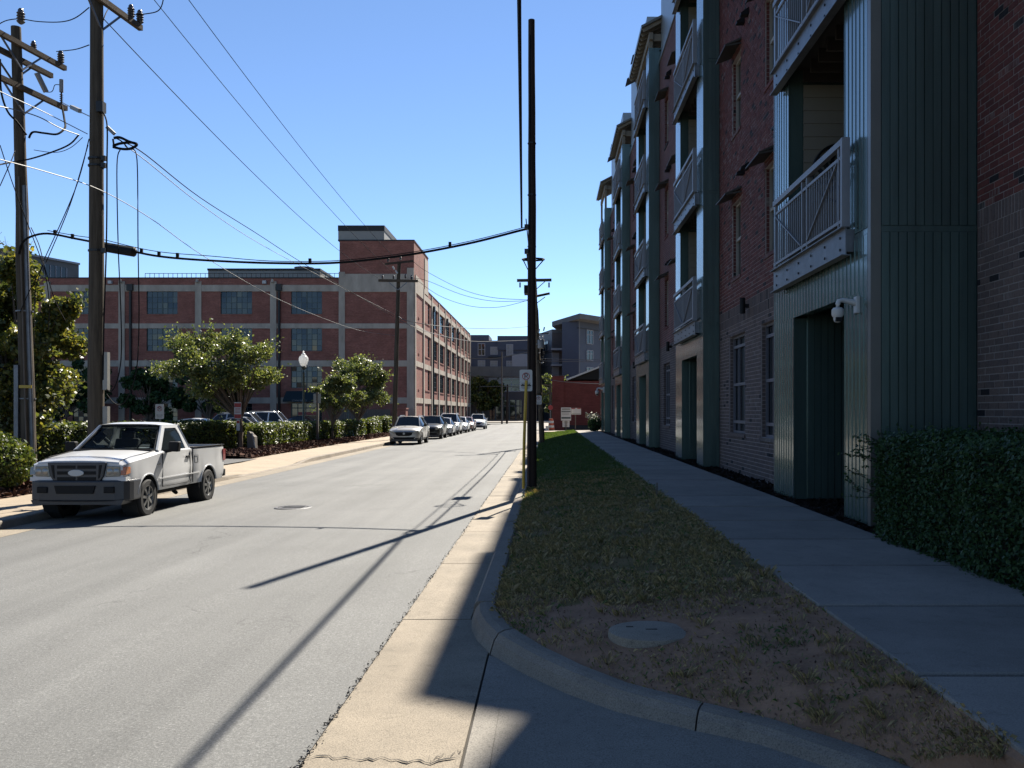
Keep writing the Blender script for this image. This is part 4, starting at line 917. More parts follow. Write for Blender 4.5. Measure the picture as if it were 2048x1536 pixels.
MB().box(fx(922), fx(1074), YB, YB + 18, -.2, fz(753)).build('base_wall', 'brownwall', ap); MB().box(fx(1024), fx(1072), YB - .5, YB + 8, fz(733), fz(708)).build('pale_bay', 'paleside', ap)
for (a, b, c, d, bl) in ((957, 969, 688, 710, 0), (1014, 1025, 690, 710, 1), (982, 994, 695, 708, 1), (957, 969, 722, 732, 1), (982, 994, 723, 732, 1), (1014, 1024, 723, 732, 1)): far_window(ap, fx(a), fx(b), YB - (.4 if 995 < a and c < 700 else 0), fz(d), fz(c), bl)
mb = MB().box(fx(976), fx(1003), YB - .9, YB - .02, fz(715), fz(713.5)); mb.build('balcony', 'roofdark', ap)
for (a, b) in ((979, 1001), (1006, 1040)): far_window(ap, fx(a), fx(b), YB - .02, fz(782), fz(757), a == 979)
for i, a in enumerate((978, 991, 1006, 1019, 1032)): g = MB().box(fx(a), fx(a + 11), YB - .06, YB - .01, .1, fz(800)).build('shop_window', 'glassblue', ap); mb = MB(); mb.box(fx(a) - .1, fx(a) + .1, YB - .15, YB - .01, .1, fz(799)); mb.box(fx(a), fx(a + 12), YB - .15, YB - .065, fz(813), fz(811)); mb.build('frame', 'garageconc', g)
MB().box(fx(952), fx(967), YB - .1, YB - .01, .1, fz(818)).build('door_surround', 'paleside', ap); MB().box(fx(954), fx(965), YB - .16, YB - .11, .1, fz(821)).build('door', 'navyside', ap)
ab = thing('corner_apartment_block', (fx(1155), YB - 6, 0), 'grey and navy apartment corner with a wide overhanging flat roof behind the red shop', 'apartment building')
c0 = Vector((fx(1155), YB - 8, 0)); l0 = Vector((fx(1129), YB + 4, 0)); l1 = Vector((fx(1129) - 2.6, YB + 4, 0)); l2 = Vector((fx(1068), YB + 18, 0)); r0 = Vector((fx(1225), YB + 3, 0))
def face(a, b, z0, z1, name, matn, inset=4): mb = MB(); n = Vector((-(b - a).y, (b - a).x, 0)).normalized() * inset; mb.prism([(a.x, a.y), (b.x, b.y), (b.x + n.x, b.y + n.y), (a.x + n.x, a.y + n.y)], 'z', z0, z1); return mb.build(name, matn, ab)
zt = fz(650); face(l0, c0, -.2, zt, 'left_wall', 'greyside', .25); face(c0 + Vector((.01, 0, 0)), r0, -.2, zt, 'right_wall', 'navyside'); face(l1, l0, -.2, fz(662), 'recess_wall', 'brownwall'); face(l2, l1, fz(702), fz(655), 'upper_left_wall', 'greyside'); face(l2 - Vector((0, .4, 0)), l1 - Vector((0, .4, 0)), -.2, fz(703), 'pale_wall', 'paleside')
u = Vector((0, 0, 0)); mb = MB(); mb.prism([(fx(1104), YB + 3), (fx(1155), YB - 13), (fx(1240), YB - 1), (fx(1240), YB + 16), (fx(1120), YB + 16)], 'z', zt, zt + 1.0); mb.build('flat_roof', 'garageconc', ab); face(c0 + Vector((0, -.06, 0)), r0 + Vector((0, -.06, 0)), fz(664), fz(662), 'band', 'roofdark', .5)
def wall_window(a, b, t0, t1, z0, z1, blind=False):
    d = (b - a).normalized(); n = Vector((d.y, -d.x, 0)); p, q = a.lerp(b, t0) + n * .05, a.lerp(b, t1) + n * .05
    g = MB().beam(p + Vector((0, 0, (z0 + z1) / 2)), q + Vector((0, 0, (z0 + z1) / 2)), .06, z1 - z0).build('window', 'curtain' if blind else 'glassblue', ab); mb = MB()
    for s in (p, q, (p + q) / 2): mb.beam(s + n * .05 + Vector((0, 0, z0)), s + n * .05 + Vector((0, 0, z1)), .15, .1, n)
    for z in (z0, z1, z0 + (z1 - z0) * .66): mb.beam(p + n * .05 + Vector((0, 0, z)), q + n * .05 + Vector((0, 0, z)), .1, .13)
    mb.build('frame', 'paleside', g)
for z0, z1 in ((fz(691), fz(664.5)), (fz(723), fz(704)), (fz(756), fz(737))):
    wall_window(l0, c0, .25, .66, z0, z1); wall_window(c0, r0, .22, .41, z0, z1); wall_window(c0, r0, .66, .82, z0, z1)
    wall_window(l2, l1, .55, .8, z0 - .5, z1 - 1.2); MB().box(l1.x - .2, l0.x, YB + .5, YB + 4, z0 - .9, z0 - .5).build('balcony', 'paleside', ab)
# grey building rising behind the mill on the far left
gb = thing('grey_flat_block', (-78, 134, 0), 'dark grey flat roofed block above the mill roof at the far left', 'office block')
a, b = Vector((-84.0, 112, 0)), Vector((-73.8, 140, 0)); d = (b - a).normalized(); n = Vector((-d.y, d.x, 0)) * 14
MB().prism([(a.x, a.y), (b.x, b.y), (b.x + n.x, b.y + n.y), (a.x + n.x, a.y + n.y)], 'z', 0, 24.9).build('wall', 'garageconc', gb); a2, b2 = a - n * .02, b - n * .02
MB().prism([(a2.x, a2.y), (b2.x, b2.y), (b.x + n.x, b.y + n.y), (a.x + n.x, a.y + n.y)], 'z', 24.9, 25.2).build('roof_edge', 'paleside', gb)
for t in (.45, .62, .79):
    p, q = a.lerp(b, t) - n * .004, a.lerp(b, t + .13) - n * .004
    for zc in (23.0,): g = MB().beam(p + Vector((0, 0, zc)), q + Vector((0, 0, zc)), .06, 2.2).build('window', 'glassdark', gb); mb = MB(); [mb.beam(p.lerp(q, k / 4) - n * .006 + Vector((0, 0, zc - 1.1)), p.lerp(q, k / 4) - n * .006 + Vector((0, 0, zc + 1.1)), .12, .1) for k in range(5)]; mb.build('frame', 'paleside', g)
# red painted shop
sx = lambda p: (p - VX) * 80 / F; sz = lambda p: CH - (p - VY) * 80 / F
sh = thing('red_brick_shop', (3, 80, .1), 'low red painted brick shop with black gable roof past the sidewalk', 'shop building')
MB().box(sx(1113), 12, 80, 95, .6, sz(762)).build('wall', 'shop_brick', sh); MB().box(sx(1113) + .02, 12, 80.05, 94, -.1, .6).build('plinth', 'roofdark', sh); MB().box(sx(1104), sx(1128), 79.9, 80.6, .1, sz(752)).build('corner_pier', 'shop_brick', sh)
MB().box(sx(1107), sx(1113) - .01, 80.7, 95, .1, 4.3).build('side_wall', 'brownwall', sh)
mb = MB().prism([(sx(1136), sz(759)), (sx(1260), sz(711)), (sx(1390), sz(759))], 'y', 80.1, 95); mb.build('gable', 'black', sh); MB().beam((sx(1133), 79.95, sz(759.5)), (sx(1261), 79.95, sz(710)), .3, .14).build('roof_verge', 'white', sh)

# ================================================================== UTILITY POLES
def pole(base, top, r0, r1, matn, label):
    t = thing('utility_pole', base, label, 'utility pole', 'wooden utility poles along the street'); b, e = Vector(base), Vector(top); P = [b.lerp(e, i / 10) + Vector((random.gauss(0, .008), random.gauss(0, .008), 0)) * (i not in (0,)) for i in range(11)]
    P[0].z -= .2; mb = MB().tube(P, [r0 + (r1 - r0) * i / 10 for i in range(11)], 14); mb.build('shaft', matn, t, smooth=True); return t
def arm(t, p, q, s=.11): return MB().beam(p, q, s * .85, s).build('crossarm', 'arm', t)
def insulator(t, p, s=1.0):
    prof = [(.02, 0), (.05, .02)]
    for i in range(4): prof += [(.075, .05 + .05 * i), (.052, .075 + .05 * i)]
    prof += [(.05, .26), (.03, .29), (0, .29)]
    o = MB().lathe(p, [(r * s, h * s) for r, h in prof], 12).build('insulator', 'insul', t, smooth=30); return o
def brace(t, p, q, s=.035): MB().beam(p, q, s, s).build('brace', 'steel', t)
L1 = pole((-12.46, 21.4, 0), (-12.78, 21.4, 11.03), .18, .11, 'pole', 'leftmost utility pole with two crossarms and grey conduits down its side')
def onL1(z): return Vector((-12.46 - .32 * z / 11.03, 21.4, z))
for z, dx, dy0, dy1 in ((10.6, .12, -1.5, 1.45), (10.35, -.15, -1.4, 1.3), (9.55, .14, -1.4, 1.4)):
    c = onL1(z) + Vector((dx, 0, 0)); arm(L1, c + Vector((-.25, dy0, 0)), c + Vector((.25, dy1, 0)), .12)
    for s in (-.62, .62): brace(L1, c + Vector((s * .18, s, -.06)), onL1(z - .6) + Vector((dx * .9, 0, 0)))
c = onL1(10.6); insulator(L1, c + Vector((.34, 1.3, .06)), 1.15); insulator(L1, c + Vector((.05, .6, .06)), 1.0); insulator(L1, c + Vector((.12, -.05, .48)), 1.3); insulator(L1, c + Vector((-.1, -1.2, .06)), 1.1)
for p, q in (((.30, .3, -.55), (.42, .5, -.95)), ((.05, -.9, -.35), (-.02, -.9, -.85))): MB().beam(c + Vector(p), c + Vector(q), .09, .09).build('cutout', 'pale', L1)
for yy in (1.2, -1.1):
    p = onL1(9.55) + Vector((.38 if yy > 0 else 0, yy, .05)); mb = MB().tube([p + Vector((0, 0, .02)), p + Vector((0, 0, .3))], .022, 6)
    for k in range(5): mb.lathe(p + Vector((0, 0, .02 + .05 * k)), [(.02, 0), (.048, .012), (.02, .03)], 8)
    mb.build('arrester', 'insul', L1); MB().tube([p + Vector((0, 0, .3)), p + Vector((0, 0, .62))], .05, 8).build('terminal', 'pale', L1)
mb = MB().tube([onL1(.05) + Vector((.16, -.12, 0)), onL1(7.2) + Vector((.13, -.1, 0))], .05, 8); mb.build('conduit', 'steel', L1, smooth=True); MB().box(-12.74, -12.64, 21.22, 21.3, .05, 2.9).build('cable_guard', 'steel', L1)
MB().tube([onL1(.05) + Vector((.06, -.2, 0)), onL1(7.4) + Vector((.04, -.16, 0))], .022, 6).build('ground_moulding', 'greypost', L1)
for z in (2.1, 4.2): MB().lathe(onL1(z), [(.185, -.015), (.19, -.015), (.19, .015), (.185, .015)], 14).build('strap', 'steel', L1)
MB().box(-12.6, -12.3, 21.19, 21.21, 2.35, 2.42).build('tag_plate', 'yellow', L1)
L2 = pole((-9.6, 18.9, -.03), (-9.58, 18.9, 13.5), .168, .115, 'pole', 'tall utility pole behind the white pickup truck carrying the wire loops')
c = Vector((-9.58, 18.9, 10.5)); arm(L2, c + Vector((-.03, -1.3, 0)), c + Vector((.33, 1.32, 0)), .12); insulator(L2, c + Vector((.28, .95, .06)), 1.05); insulator(L2, c + Vector((.34, 1.25, .06)), 1.1)
for s in (-.6, .6): brace(L2, c + Vector((.14 + s * .13, s, -.05)), c + Vector((.1, 0, -.62)))
arm(L2, (-10.95, 18.78, 13.2), (-8.3, 18.78, 13.2), .12); insulator(L2, (-10.7, 18.78, 13.26)); insulator(L2, (-9.78, 18.78, 13.26)); insulator(L2, (-8.5, 18.78, 13.26))
MB().box(-9.50, -9.36, 18.7, 18.86, 8.1, 8.32).build('bracket', 'blackiron', L2)
for z, n_ in ((2.65, 'guard_box'), (1.5, 'back_sign')): MB().box(-9.43, -9.33, 18.84, 18.96, z - .4, z + .4).build(n_, 'signback', L2)
for z in (7.0, 7.15, 5.2): mb = MB().lathe((-9.59, 18.9, z), [(.15, -.02), (.165, -.02), (.165, .02), (.15, .02)], 12); mb.box(-9.45, -9.36, 18.8, 18.88, z - .05, z + .05); mb.build('strap', 'blackiron', L2)
D = pole((-9.95, 57.5, 0), (-9.62, 57.5, 11.5), .17, .115, 'pole', 'mid-street utility pole with double crossarms in front of the mill tower')
arm(D, at(757, 561, 57.3), at(836, 562, 57.3), .16); arm(D, at(771, 528, 56.6), at(826, 522, 58.4), .14)
for px, py in ((765, 558), (787, 558), (811, 557), (823, 559), (776, 524), (801, 521)): insulator(D, at(px, py, 57.3), 1.0)
for px in (778, 814): brace(D, at(px, 565, 57.25), at(796, 580, 57.3), .05)
for px, py in ((785, 533), (791, 541)): MB().beam(at(px, py, 57.2), at(px + 4, py + 6, 57.2), .1, .1).build('cutout', 'white', D)
A = pole((-.345, 19.0, .13), (-.345, 19.0, 10.15), .105, .07, 'poledark', 'thin dark utility pole on the verge beside the yellow sign post')
MB().tube([(-.39, 18.9, .2), (-.385, 18.92, 5.0), (-.38, 18.93, 9.8)], .011, 5).build('ground_wire', 'wire', A)
for i in range(3): MB().lathe((-.345, 19, 5.3 + i * 1.1), [(.08, 0), (.093, 0), (.093, .025), (.08, .025)], 10).build('band', 'blackiron', A)
for z in (5.72, 5.2): MB().box(-.5, -.42, 18.9, 19.0, z - .05, z + .05).build('clamp', 'blackiron', A)
B = pole((-.3, 46, .2), (-.70, 46, 8.73), .145, .1, 'pole', 'leaning utility pole farther along the verge with a grey transformer')
arm(B, at(1034, 561, 45.9), at(1103, 560, 45.9), .14); arm(B, at(1070, 593, 46), at(1098, 587, 47), .12); brace(B, at(1090, 563, 45.85), at(1073, 578, 45.9)); brace(B, at(1090, 594, 46.2), at(1074, 606, 46))
for px, py in ((1040, 565), (1098, 565)): MB().tube([at(px, py, 45.9), at(px, py + 10, 45.9)], .04, 6).build('insulator', 'insul', B)
p = at(1082, 697, 45.8); mb = MB().lathe(p, [(.03, 0), (.16, .01), (.17, .05), (.17, .42), (.15, .46), (0, .48)], 14); tr = mb.build('transformer', 'pale', B, smooth=True); MB().box(p.x - .3, p.x - .1, p.y - .03, p.y + .03, p.z + .2, p.z + .26).build('bracket', 'steel', tr)
for dx in (-.08, .09): MB().lathe(p + Vector((dx, 0, .46)), [(.03, 0), (.045, .03), (.03, .06), (.045, .09), (.02, .16), (0, .17)], 8).build('bushing', 'white', tr)
MB().beam(at(1079, 667, 45.8), at(1099, 667, 45.8), .05, .05).build('equipment_arm', 'blackiron', B)
for px, py in ((1077, 661), (1098, 664), (1087, 657)): MB().beam(at(px, py + 5, 45.8), at(px + 2, py - 3, 45.8), .07, .07).build('cutout', 'white', B)
for i in range(12): MB().lathe(at(1083 + random.uniform(-5, 8), random.uniform(703, 728), 45.8), [(0, -.05), (.05, 0), (0, .05)], 6).build('splice', random.choice(('insul', 'pale', 'wire')), B)
Cp = pole((.25, 78, .2), (.2, 78, 4.2), .1, .08, 'pole', 'short pole stub at the corner of the red shop'); MB().beam(at(1085, 769, 78), at(1106, 772, 78), .1, .1).build('crossarm', 'arm', Cp)
pole((-7.3, 141, 0), (-7.3, 141, 11.3), .14, .1, 'greypost', 'slim grey pole in front of the navy apartment block'); pole((-6.6, 143, 0), (-6.5, 143, 6.2), .17, .15, 'poledark', 'short dark pole just right of the slim grey pole at the street end')

# ================================================================== WIRES
WG = 'overhead wires and cables'
def catenary(p, q, sag, n=22): p, q = Vector(p), Vector(q); return [p.lerp(q, i / n) - Vector((0, 0, sag * 4 * (i / n) * (1 - i / n))) for i in range(n + 1)]
def wire(pts, r, matn, label, name='overhead_wire', n=5):
    c = pts[len(pts) // 2]; return tag(MB().tube(pts, r, n).build(name, matn, at=c, smooth=True), label, 'cable', WG)
def smooth_pts(P, k=6):
    P = [Vector(p) for p in P]; out = []
    for i in range(len(P) - 1):
        a, b, c, d = P[max(i - 1, 0)], P[i], P[i + 1], P[min(i + 2, len(P) - 1)]
        for j in range(k):
            t = j / k; out.append(.5 * ((2 * b) + (c - a) * t + (2 * a - 5 * b + 4 * c - d) * t * t + (3 * b - a - 3 * c + d) * t ** 3))
    return out + [P[-1]]
def px_curve(L, r, matn, label, name='overhead_wire', k=6): return wire(smooth_pts([at(*p) for p in L], k), r, matn, label, name)
wire(catenary(at(200, 30, 18.9), at(757, 556, 57.3), .55), .011, 'wirecop', 'lowest of the three thin wires from the tall pole down to the mid-street pole')
wire(catenary((-10.7, 18.78, 13.5), at(787, 546, 57.3), .55), .011, 'wirecop', 'middle thin wire descending across the sky to the mid-street pole')
wire(catenary((-9.78, 18.78, 13.5), at(797, 523, 57.3), .5), .011, 'wirecop', 'uppermost thin wire descending across the sky to the mid-street pole')
px_curve([(250, 285, 18.9), (292, 310, 20), (400, 395, 25), (512, 466, 32), (620, 535, 40), (788, 634, 57.4)], .013, 'wirecop', 'upper of the paired cables from the triangular loop to the mid-street pole')
px_curve([(250, 292, 18.9), (290, 320, 20), (400, 408, 25), (512, 483, 32), (640, 552, 42), (789, 629, 57.4)], .010, 'wirealu', 'lower paler one of the paired cables from the triangular loop')
px_curve([(-40, 308, 14), (0, 319, 15), (100, 346, 17), (200, 380, 18.7), (300, 436, 22), (407, 512, 27), (540, 590, 36), (640, 634, 45), (720, 661, 52), (789, 671, 57.4)], .010, 'wirealu', 'bright twisted cable sagging from the tall pole past the mill')
px_curve([(-40, 160, 15), (0, 183, 16), (90, 225, 17.4), (175, 268, 18.7)], .009, 'wirealu', 'bright straight conductor from the left edge to the tall pole')
px_curve([(-30, 207, 16), (0, 213, 16.4), (40, 222, 17), (80, 235, 17.6), (120, 256, 18.2), (158, 270, 18.7)], .011, 'wirealu', 'bright wavy conductor just below the straight one at the left edge')
px_curve([(125, 205, 22.5), (145, 216, 21), (178, 232, 19)], .012, 'pale', 'short conductor with a pale sleeve between the two left poles'); 
mb = MB().beam(at(143, 214, 21), at(160, 222, 20), .07, .09); tag(mb.build('wire_sleeve', 'pale', at=at(150, 218, 20.5)), 'pale sleeve on the short conductor between the two left poles', 'sleeve')
px_curve([(42, 37, 21.4), (75, 43, 21), (120, 44, 20.3), (150, 36, 19.6), (178, 15, 18.9)], .012, 'wire', 'black jumper from the top of the leftmost pole to the tall pole'); px_curve([(-20, 60, 22), (10, 42, 21.6), (42, 37, 21.4)], .012, 'wire', 'black wire from the left edge to the top of the leftmost pole')
px_curve([(113, 103, 22.7), (150, 99, 21), (178, 90, 19)], .012, 'wire', 'black jumper from the upper crossarm end to the tall pole')
px_curve([(262, 30, 20.1), (290, 28, 20), (318, 20, 19.5), (328, -10, 19), (330, -60, 18.8)], .012, 'wire', 'black loop rising from the end of the tall pole crossarm')
px_curve([(222, 10, 19.9), (210, 30, 19.3), (200, 68, 18.9)], .012, 'wire', 'short black jumper under the tall pole crossarm')
px_curve([(0, 118, 20.5), (2, 180, 20.6), (15, 222, 20.8), (35, 245, 21.1), (53, 270, 21.3)], .024, 'wire', 'thick black riser curving down to the leftmost pole')
px_curve([(124, 212, 22.5), (129, 240, 22.3), (130, 255, 22), (115, 268, 21.7), (88, 266, 21.5), (66, 264, 21.4), (58, 276, 21.35)], .026, 'wire', 'thick black riser looping from the lower crossarm to the conduit')
px_curve([(122, 170, 22.6), (110, 170, 22.5), (104, 183, 22.4), (90, 184, 22.3)], .010, 'wire', 'thin lead from the pale terminal on the lower crossarm')
px_curve([(-20, 333, 19), (20, 325, 19.8), (60, 318, 20), (110, 302, 19.5), (140, 288, 19.2), (157, 270, 18.9)], .018, 'wire', 'black drop cable swinging under the wavy conductor'); px_curve([(68, 300, 21.2), (110, 305, 20.2), (140, 296, 19.5), (165, 275, 18.9)], .008, 'wire', 'thin slack line above the black drop cable')
for i, (a, b, c) in enumerate((((178, 278, 18.7), (150, 380, 20), (88, 520, 21.2)), ((176, 290, 18.7), (140, 410, 20), (92, 525, 21.2)), ((0, 290, 20), (30, 380, 20.5), (85, 525, 21.2)), ((0, 372, 20), (24, 318, 20.5), (30, 300, 21)), ((62, 455, 21.2), (78, 490, 21), (88, 530, 20.8)))):
    px_curve([a, b, c], .011, 'wire', ('black guy line slanting from the tall pole to the leftmost pole', 'second black guy line just beneath, slanting to the leftmost pole', 'black line slanting down from the left edge to the leftmost pole', 'thin tie line at the left edge of the sky', 'short drop wire leaving the leftmost pole near the cable arch')[i])
for i, L in enumerate(([(88, 530, 21), (110, 600, 21.4), (130, 640, 21.6)], [(88, 530, 21), (98, 600, 21.4), (97, 660, 21.6)], [(86, 530, 21), (60, 580, 21.1), (40, 625, 21.2)], [(85, 530, 21), (70, 590, 21.1), (68, 690, 21.2)])):
    px_curve(L, .010, 'wire', ('drop wire fanning out toward the dense tree, rightmost of its fan', 'drop wire fanning out toward the dense tree, second from right of its fan', 'drop wire fanning out, leftmost of its fan', 'drop wire fanning out, hugging the leftmost pole')[i])
# hanging loops on the tall pole
px_curve([(205, 222, 18.75), (214, 250, 18.7), (214, 330, 18.7), (213, 480, 18.7), (208, 640, 18.7), (206, 760, 18.7)], .016, 'wire', 'pair of black cables running down beside the tall pole'); px_curve([(240, 300, 18.8), (234, 330, 18.7), (236, 480, 18.6), (241, 600, 18.6), (243, 690, 18.6), (240, 735, 18.6), (232, 768, 18.6), (222, 783, 18.6), (213, 778, 18.6)], .012, 'wire', 'left hanging loop of cable below the triangle')
px_curve([(262, 298, 18.9), (274, 320, 18.7), (276, 480, 18.6), (278, 640, 18.6), (274, 730, 18.6), (262, 780, 18.6), (245, 808, 18.6), (228, 806, 18.6), (213, 788, 18.6)], .012, 'wire', 'right, longer hanging loop of cable below the triangle')
t = thing('cable_snowshoe', at(248, 288, 18.9), 'black triangular cable storage loop hanging right of the tall pole', 'cable loop')
def loop(L, r, nm, par): return MB().tube(smooth_pts([at(*p) for p in L], 5), r, 6).build(nm, 'wire', par, smooth=True)
loop([(226, 292, 18.9), (240, 287, 18.9), (262, 285, 18.9), (274, 289, 18.9), (262, 297, 18.9), (245, 298, 18.9), (226, 294, 18.9)], .028, 'hoop', t); loop([(228, 276, 18.9), (240, 275, 18.9), (258, 283, 18.9), (274, 288, 18.9)], .03, 'upper_rail', t); loop([(232, 276, 18.9), (245, 284, 18.9), (256, 297, 18.9)], .016, 'strut', t); loop([(226, 278, 18.9), (228, 292, 18.9)], .02, 'strut', t); MB().beam(at(214, 254, 18.85), at(229, 268, 18.85), .06, .07).build('grip', 'pale', t)
# thick telecom cable across the street
CAB = [(38, 508, 21.2), (44, 488, 21.15), (60, 474, 21.1), (95, 467, 21), (150, 477, 20.8), (205, 488, 20.6), (272, 504, 20.4), (330, 514, 20.3), (420, 521, 20.1), (540, 526, 19.9), (660, 526, 19.7), (760, 517, 19.5), (850, 504, 19.35), (950, 484, 19.2), (1040, 461, 19.02), (1058, 457, 19.0)]
cb = thing('telecom_cable', at(540, 526, 19.9), 'thick black telecom cable sagging across the street between the poles', 'cable', WG)
MB().tube(smooth_pts([at(*p) for p in CAB], 5), .026, 7).build('cable', 'wire', cb, smooth=True); MB().tube(smooth_pts([at(x, y - (9 if 150 < x < 480 else 6 if x <= 150 else 4), d) for x, y, d in CAB[3:]], 5), .009, 5).build('messenger', 'wire', cb)
for x, y, d in ((110, 467, 21), (145, 475, 20.8), (283, 504, 20.4), (318, 511, 20.3), (355, 513, 20.2), (620, 524, 19.8), (900, 491, 19.2)): MB().beam(at(x, y - 7, d), at(x, y + 3, d), .06, .05).build('hanger', 'wire', cb)
MB().tube([at(206, 493, 20.55), at(209, 494, 20.55), at(268, 504, 20.4), at(272, 505, 20.4)], [.06, .115, .115, .06], 10).build('splice_case', 'black', cb, smooth=30)
# lines on the right hand pole row
wire(catenary((-.56, 19, 5.72), (.62, -24, 5.9), .25), .022, 'wire', 'thick black cable passing overhead from the thin dark pole toward the viewer'); wire(catenary((-.56, 19, 5.86), (.58, -24, 6.02), .24), .012, 'wire', 'thinner black cable just above the thick overhead one'); wire(catenary((-.45, 19, 5.2), (-.45, 46, 5.5), .35), .022, 'wire', 'thick black cable from the thin dark pole to the leaning pole'); wire(catenary((-.47, 19, 5.9), (-.5, 46, 6.2), .3), .012, 'wire', 'thinner upper cable from the thin dark pole to the leaning pole')
t = thing('cable_snowshoe', (-.45, 22.4, 5.05), 'black oval cable loop just behind the thin dark pole', 'cable loop')
mb = MB().tube([(-.37 + .27 * math.cos(i * .3142), 22.4 + .25 * math.sin(i * .3142), 5.62 + .07 * math.sin(i * .3142)) for i in range(21)], .025, 6); mb.build('hoop', 'wire', t); MB().tube([(-.62, 22.4, 5.6), (-.45, 22.9, 5.3), (-.12, 22.4, 5.6)], .016, 5).build('strut', 'wire', t); MB().box(-.62, -.3, 23.0, 23.5, 4.86, 5.06).build('splice_case', 'black', t)
px_curve([(826, 522, 58), (850, 541, 57), (920, 577, 53), (985, 595, 50), (1068, 600, 46.1)], .013, 'wirecop', 'upper of three lines from the mid-street pole to the leaning pole'); px_curve([(811, 556, 57.3), (850, 560, 56), (920, 588, 53), (985, 602, 50), (1068, 601, 46.1)], .013, 'wirecop', 'middle of three lines from the mid-street pole to the leaning pole'); px_curve([(836, 562, 57.3), (880, 592, 55), (940, 612, 52), (1000, 614, 49), (1068, 597, 46.1)], .013, 'wirecop', 'lowest of three lines from the mid-street pole to the leaning pole')
px_curve([(797, 633, 57.4), (820, 643, 57), (900, 654, 60), (1000, 657, 75), (1066, 652, 90)], .022, 'wirealu', 'pale line leaving the mid-street pole in front of the mill wall'); px_curve([(797, 640, 57.4), (850, 662, 60), (905, 676, 80), (960, 683, 95), (1066, 680, 110)], .022, 'wirealu', 'lower pale line leaving the mid-street pole')
for i, (L, r) in enumerate((([(905, 715, 120), (985, 717, 120), (1030, 709, 120), (1068, 702, 120)], .05), ([(935, 745, 120), (1000, 754, 120), (1068, 752, 120)], .04), ([(935, 750, 120), (1000, 760, 120), (1066, 757, 120)], .03), ([(960, 773, 140), (1010, 773, 140), (1066, 777, 140)], .05), ([(1070, 716, 100), (1140, 719, 100), (1215, 720, 100)], .035), ([(1070, 721, 100), (1140, 723, 100), (1215, 724, 100)], .03), ([(1075, 751, 79), (1110, 761, 76), (1160, 766, 72), (1215, 768, 66)], .022), ([(1075, 750, 90), (1110, 750, 90), (1150, 752, 90)], .025))):
    px_curve(L, r, 'wirealu', ('bright looped line high in front of the navy block', 'pale line across the parking deck of the navy block', 'second pale line just under it across the parking deck', 'pale line across the first floor windows of the navy block', 'upper of two level lines across the corner apartment block', 'lower of two level lines across the corner apartment block', 'pale service drop over the red shop', 'short pale line beside the transformer')[i])
px_curve([(1085, 776, 78), (1092, 781, 78), (1099, 775, 78), (1101, 766, 78)], .03, 'wirealu', 'white looped drop cable at the stub pole, upper loop'); px_curve([(1085, 787, 78), (1093, 788, 78), (1100, 780, 78), (1102, 766, 78)], .025, 'wirealu', 'white looped drop cable at the stub pole, lower loop')

# ================================================================== SIGNS AND STREET FURNITURE
def plate(t, c, w_, h_, matn='signwhite', nm='plate', th=.004):
    x, y, z = c; r = .03 * min(w_, h_) / .25; P = []
    for cx, cz, a0 in ((w_ / 2 - r, h_ / 2 - r, 0), (-w_ / 2 + r, h_ / 2 - r, 90), (-w_ / 2 + r, -h_ / 2 + r, 180), (w_ / 2 - r, -h_ / 2 + r, 270)):
        for k in range(4): a = R(a0 + 30 * k); P.append((x + cx + r * math.cos(a), z + cz + r * math.sin(a)))
    return MB().prism(P, 'y', y, y + th).build(nm, matn, t)
def ringmesh(t, c, r0, r1, matn, nm):
    mb = MB(); n = 28
    for i in range(n):
        a, b = 2 * math.pi * i / n, 2 * math.pi * (i + 1) / n; mb.quad(*[(c[0] + r * math.cos(u), c[1], c[2] + r * math.sin(u)) for r, u in ((r0, a), (r1, a), (r1, b), (r0, b))])
    return mb.build(nm, matn, t)
def no_parking(t, c, w_, h_, slash=True, cars=False):
    pl = plate(t, c, w_, h_); x, y, z = c; y -= .003; r = w_ * .30; zc = z + h_ * .19
    ringmesh(pl, (x, y - .001, zc), r * .82, r, 'signred', 'red_ring'); text('letter', 'P', w_ * .62, (x, y - .0005, zc - .002), pl, 'signblack', ext=.0005)
    if slash: MB().beam((x - r * .62, y - .003, zc + r * .62), (x + r * .62, y - .003, zc - r * .62), .0015, w_ * .045).build('slash', 'signred', pl)
    if cars:
        b = MB(); zb = z - h_ * .22
        b.box(x - w_ * .36, x + w_ * .36, y - .001, y, zb + h_ * .085, zb + h_ * .105)
        for s in (-1, 1): b.prism([(x + s * w_ * .05, zb - h_ * .05), (x + s * w_ * .4, zb - h_ * .05), (x + s * w_ * .4, zb), (x + s * w_ * .28, zb + h_ * .06), (x + s * w_ * .14, zb + h_ * .03), (x + s * w_ * .05, zb)][::s], 'y', y - .001, y)
        b.box(x - w_ * .36, x + w_ * .36, y - .001, y, zb - h_ * .105, zb - h_ * .085); b.box(x - w_ * .3, x + w_ * .3, y - .001, y, zb - h_ * .165, zb - h_ * .15); b.build('tow_pictogram', 'signblack', pl)
    else:
        b = MB(); zb = z - h_ * .24; b.prism([(x - w_ * .38, zb), (x - w_ * .25, zb + h_ * .04), (x - w_ * .25, zb + .012 * h_), (x + w_ * .25, zb + .012 * h_), (x + w_ * .25, zb + h_ * .04), (x + w_ * .38, zb), (x + w_ * .25, zb - h_ * .04), (x + w_ * .25, zb - .012 * h_), (x - w_ * .25, zb - .012 * h_), (x - w_ * .25, zb - h_ * .04)], 'y', y - .001, y); b.box(x - w_ * .3, x + w_ * .3, y - .001, y, zb - h_ * .14, zb - h_ * .11); b.build('arrow', 'signblack', pl)
    ringmesh(pl, (x, y, z), 0, 0.0001, 'signblack', 'rivet') if False else None
    return pl
SG = 'no parking signs'
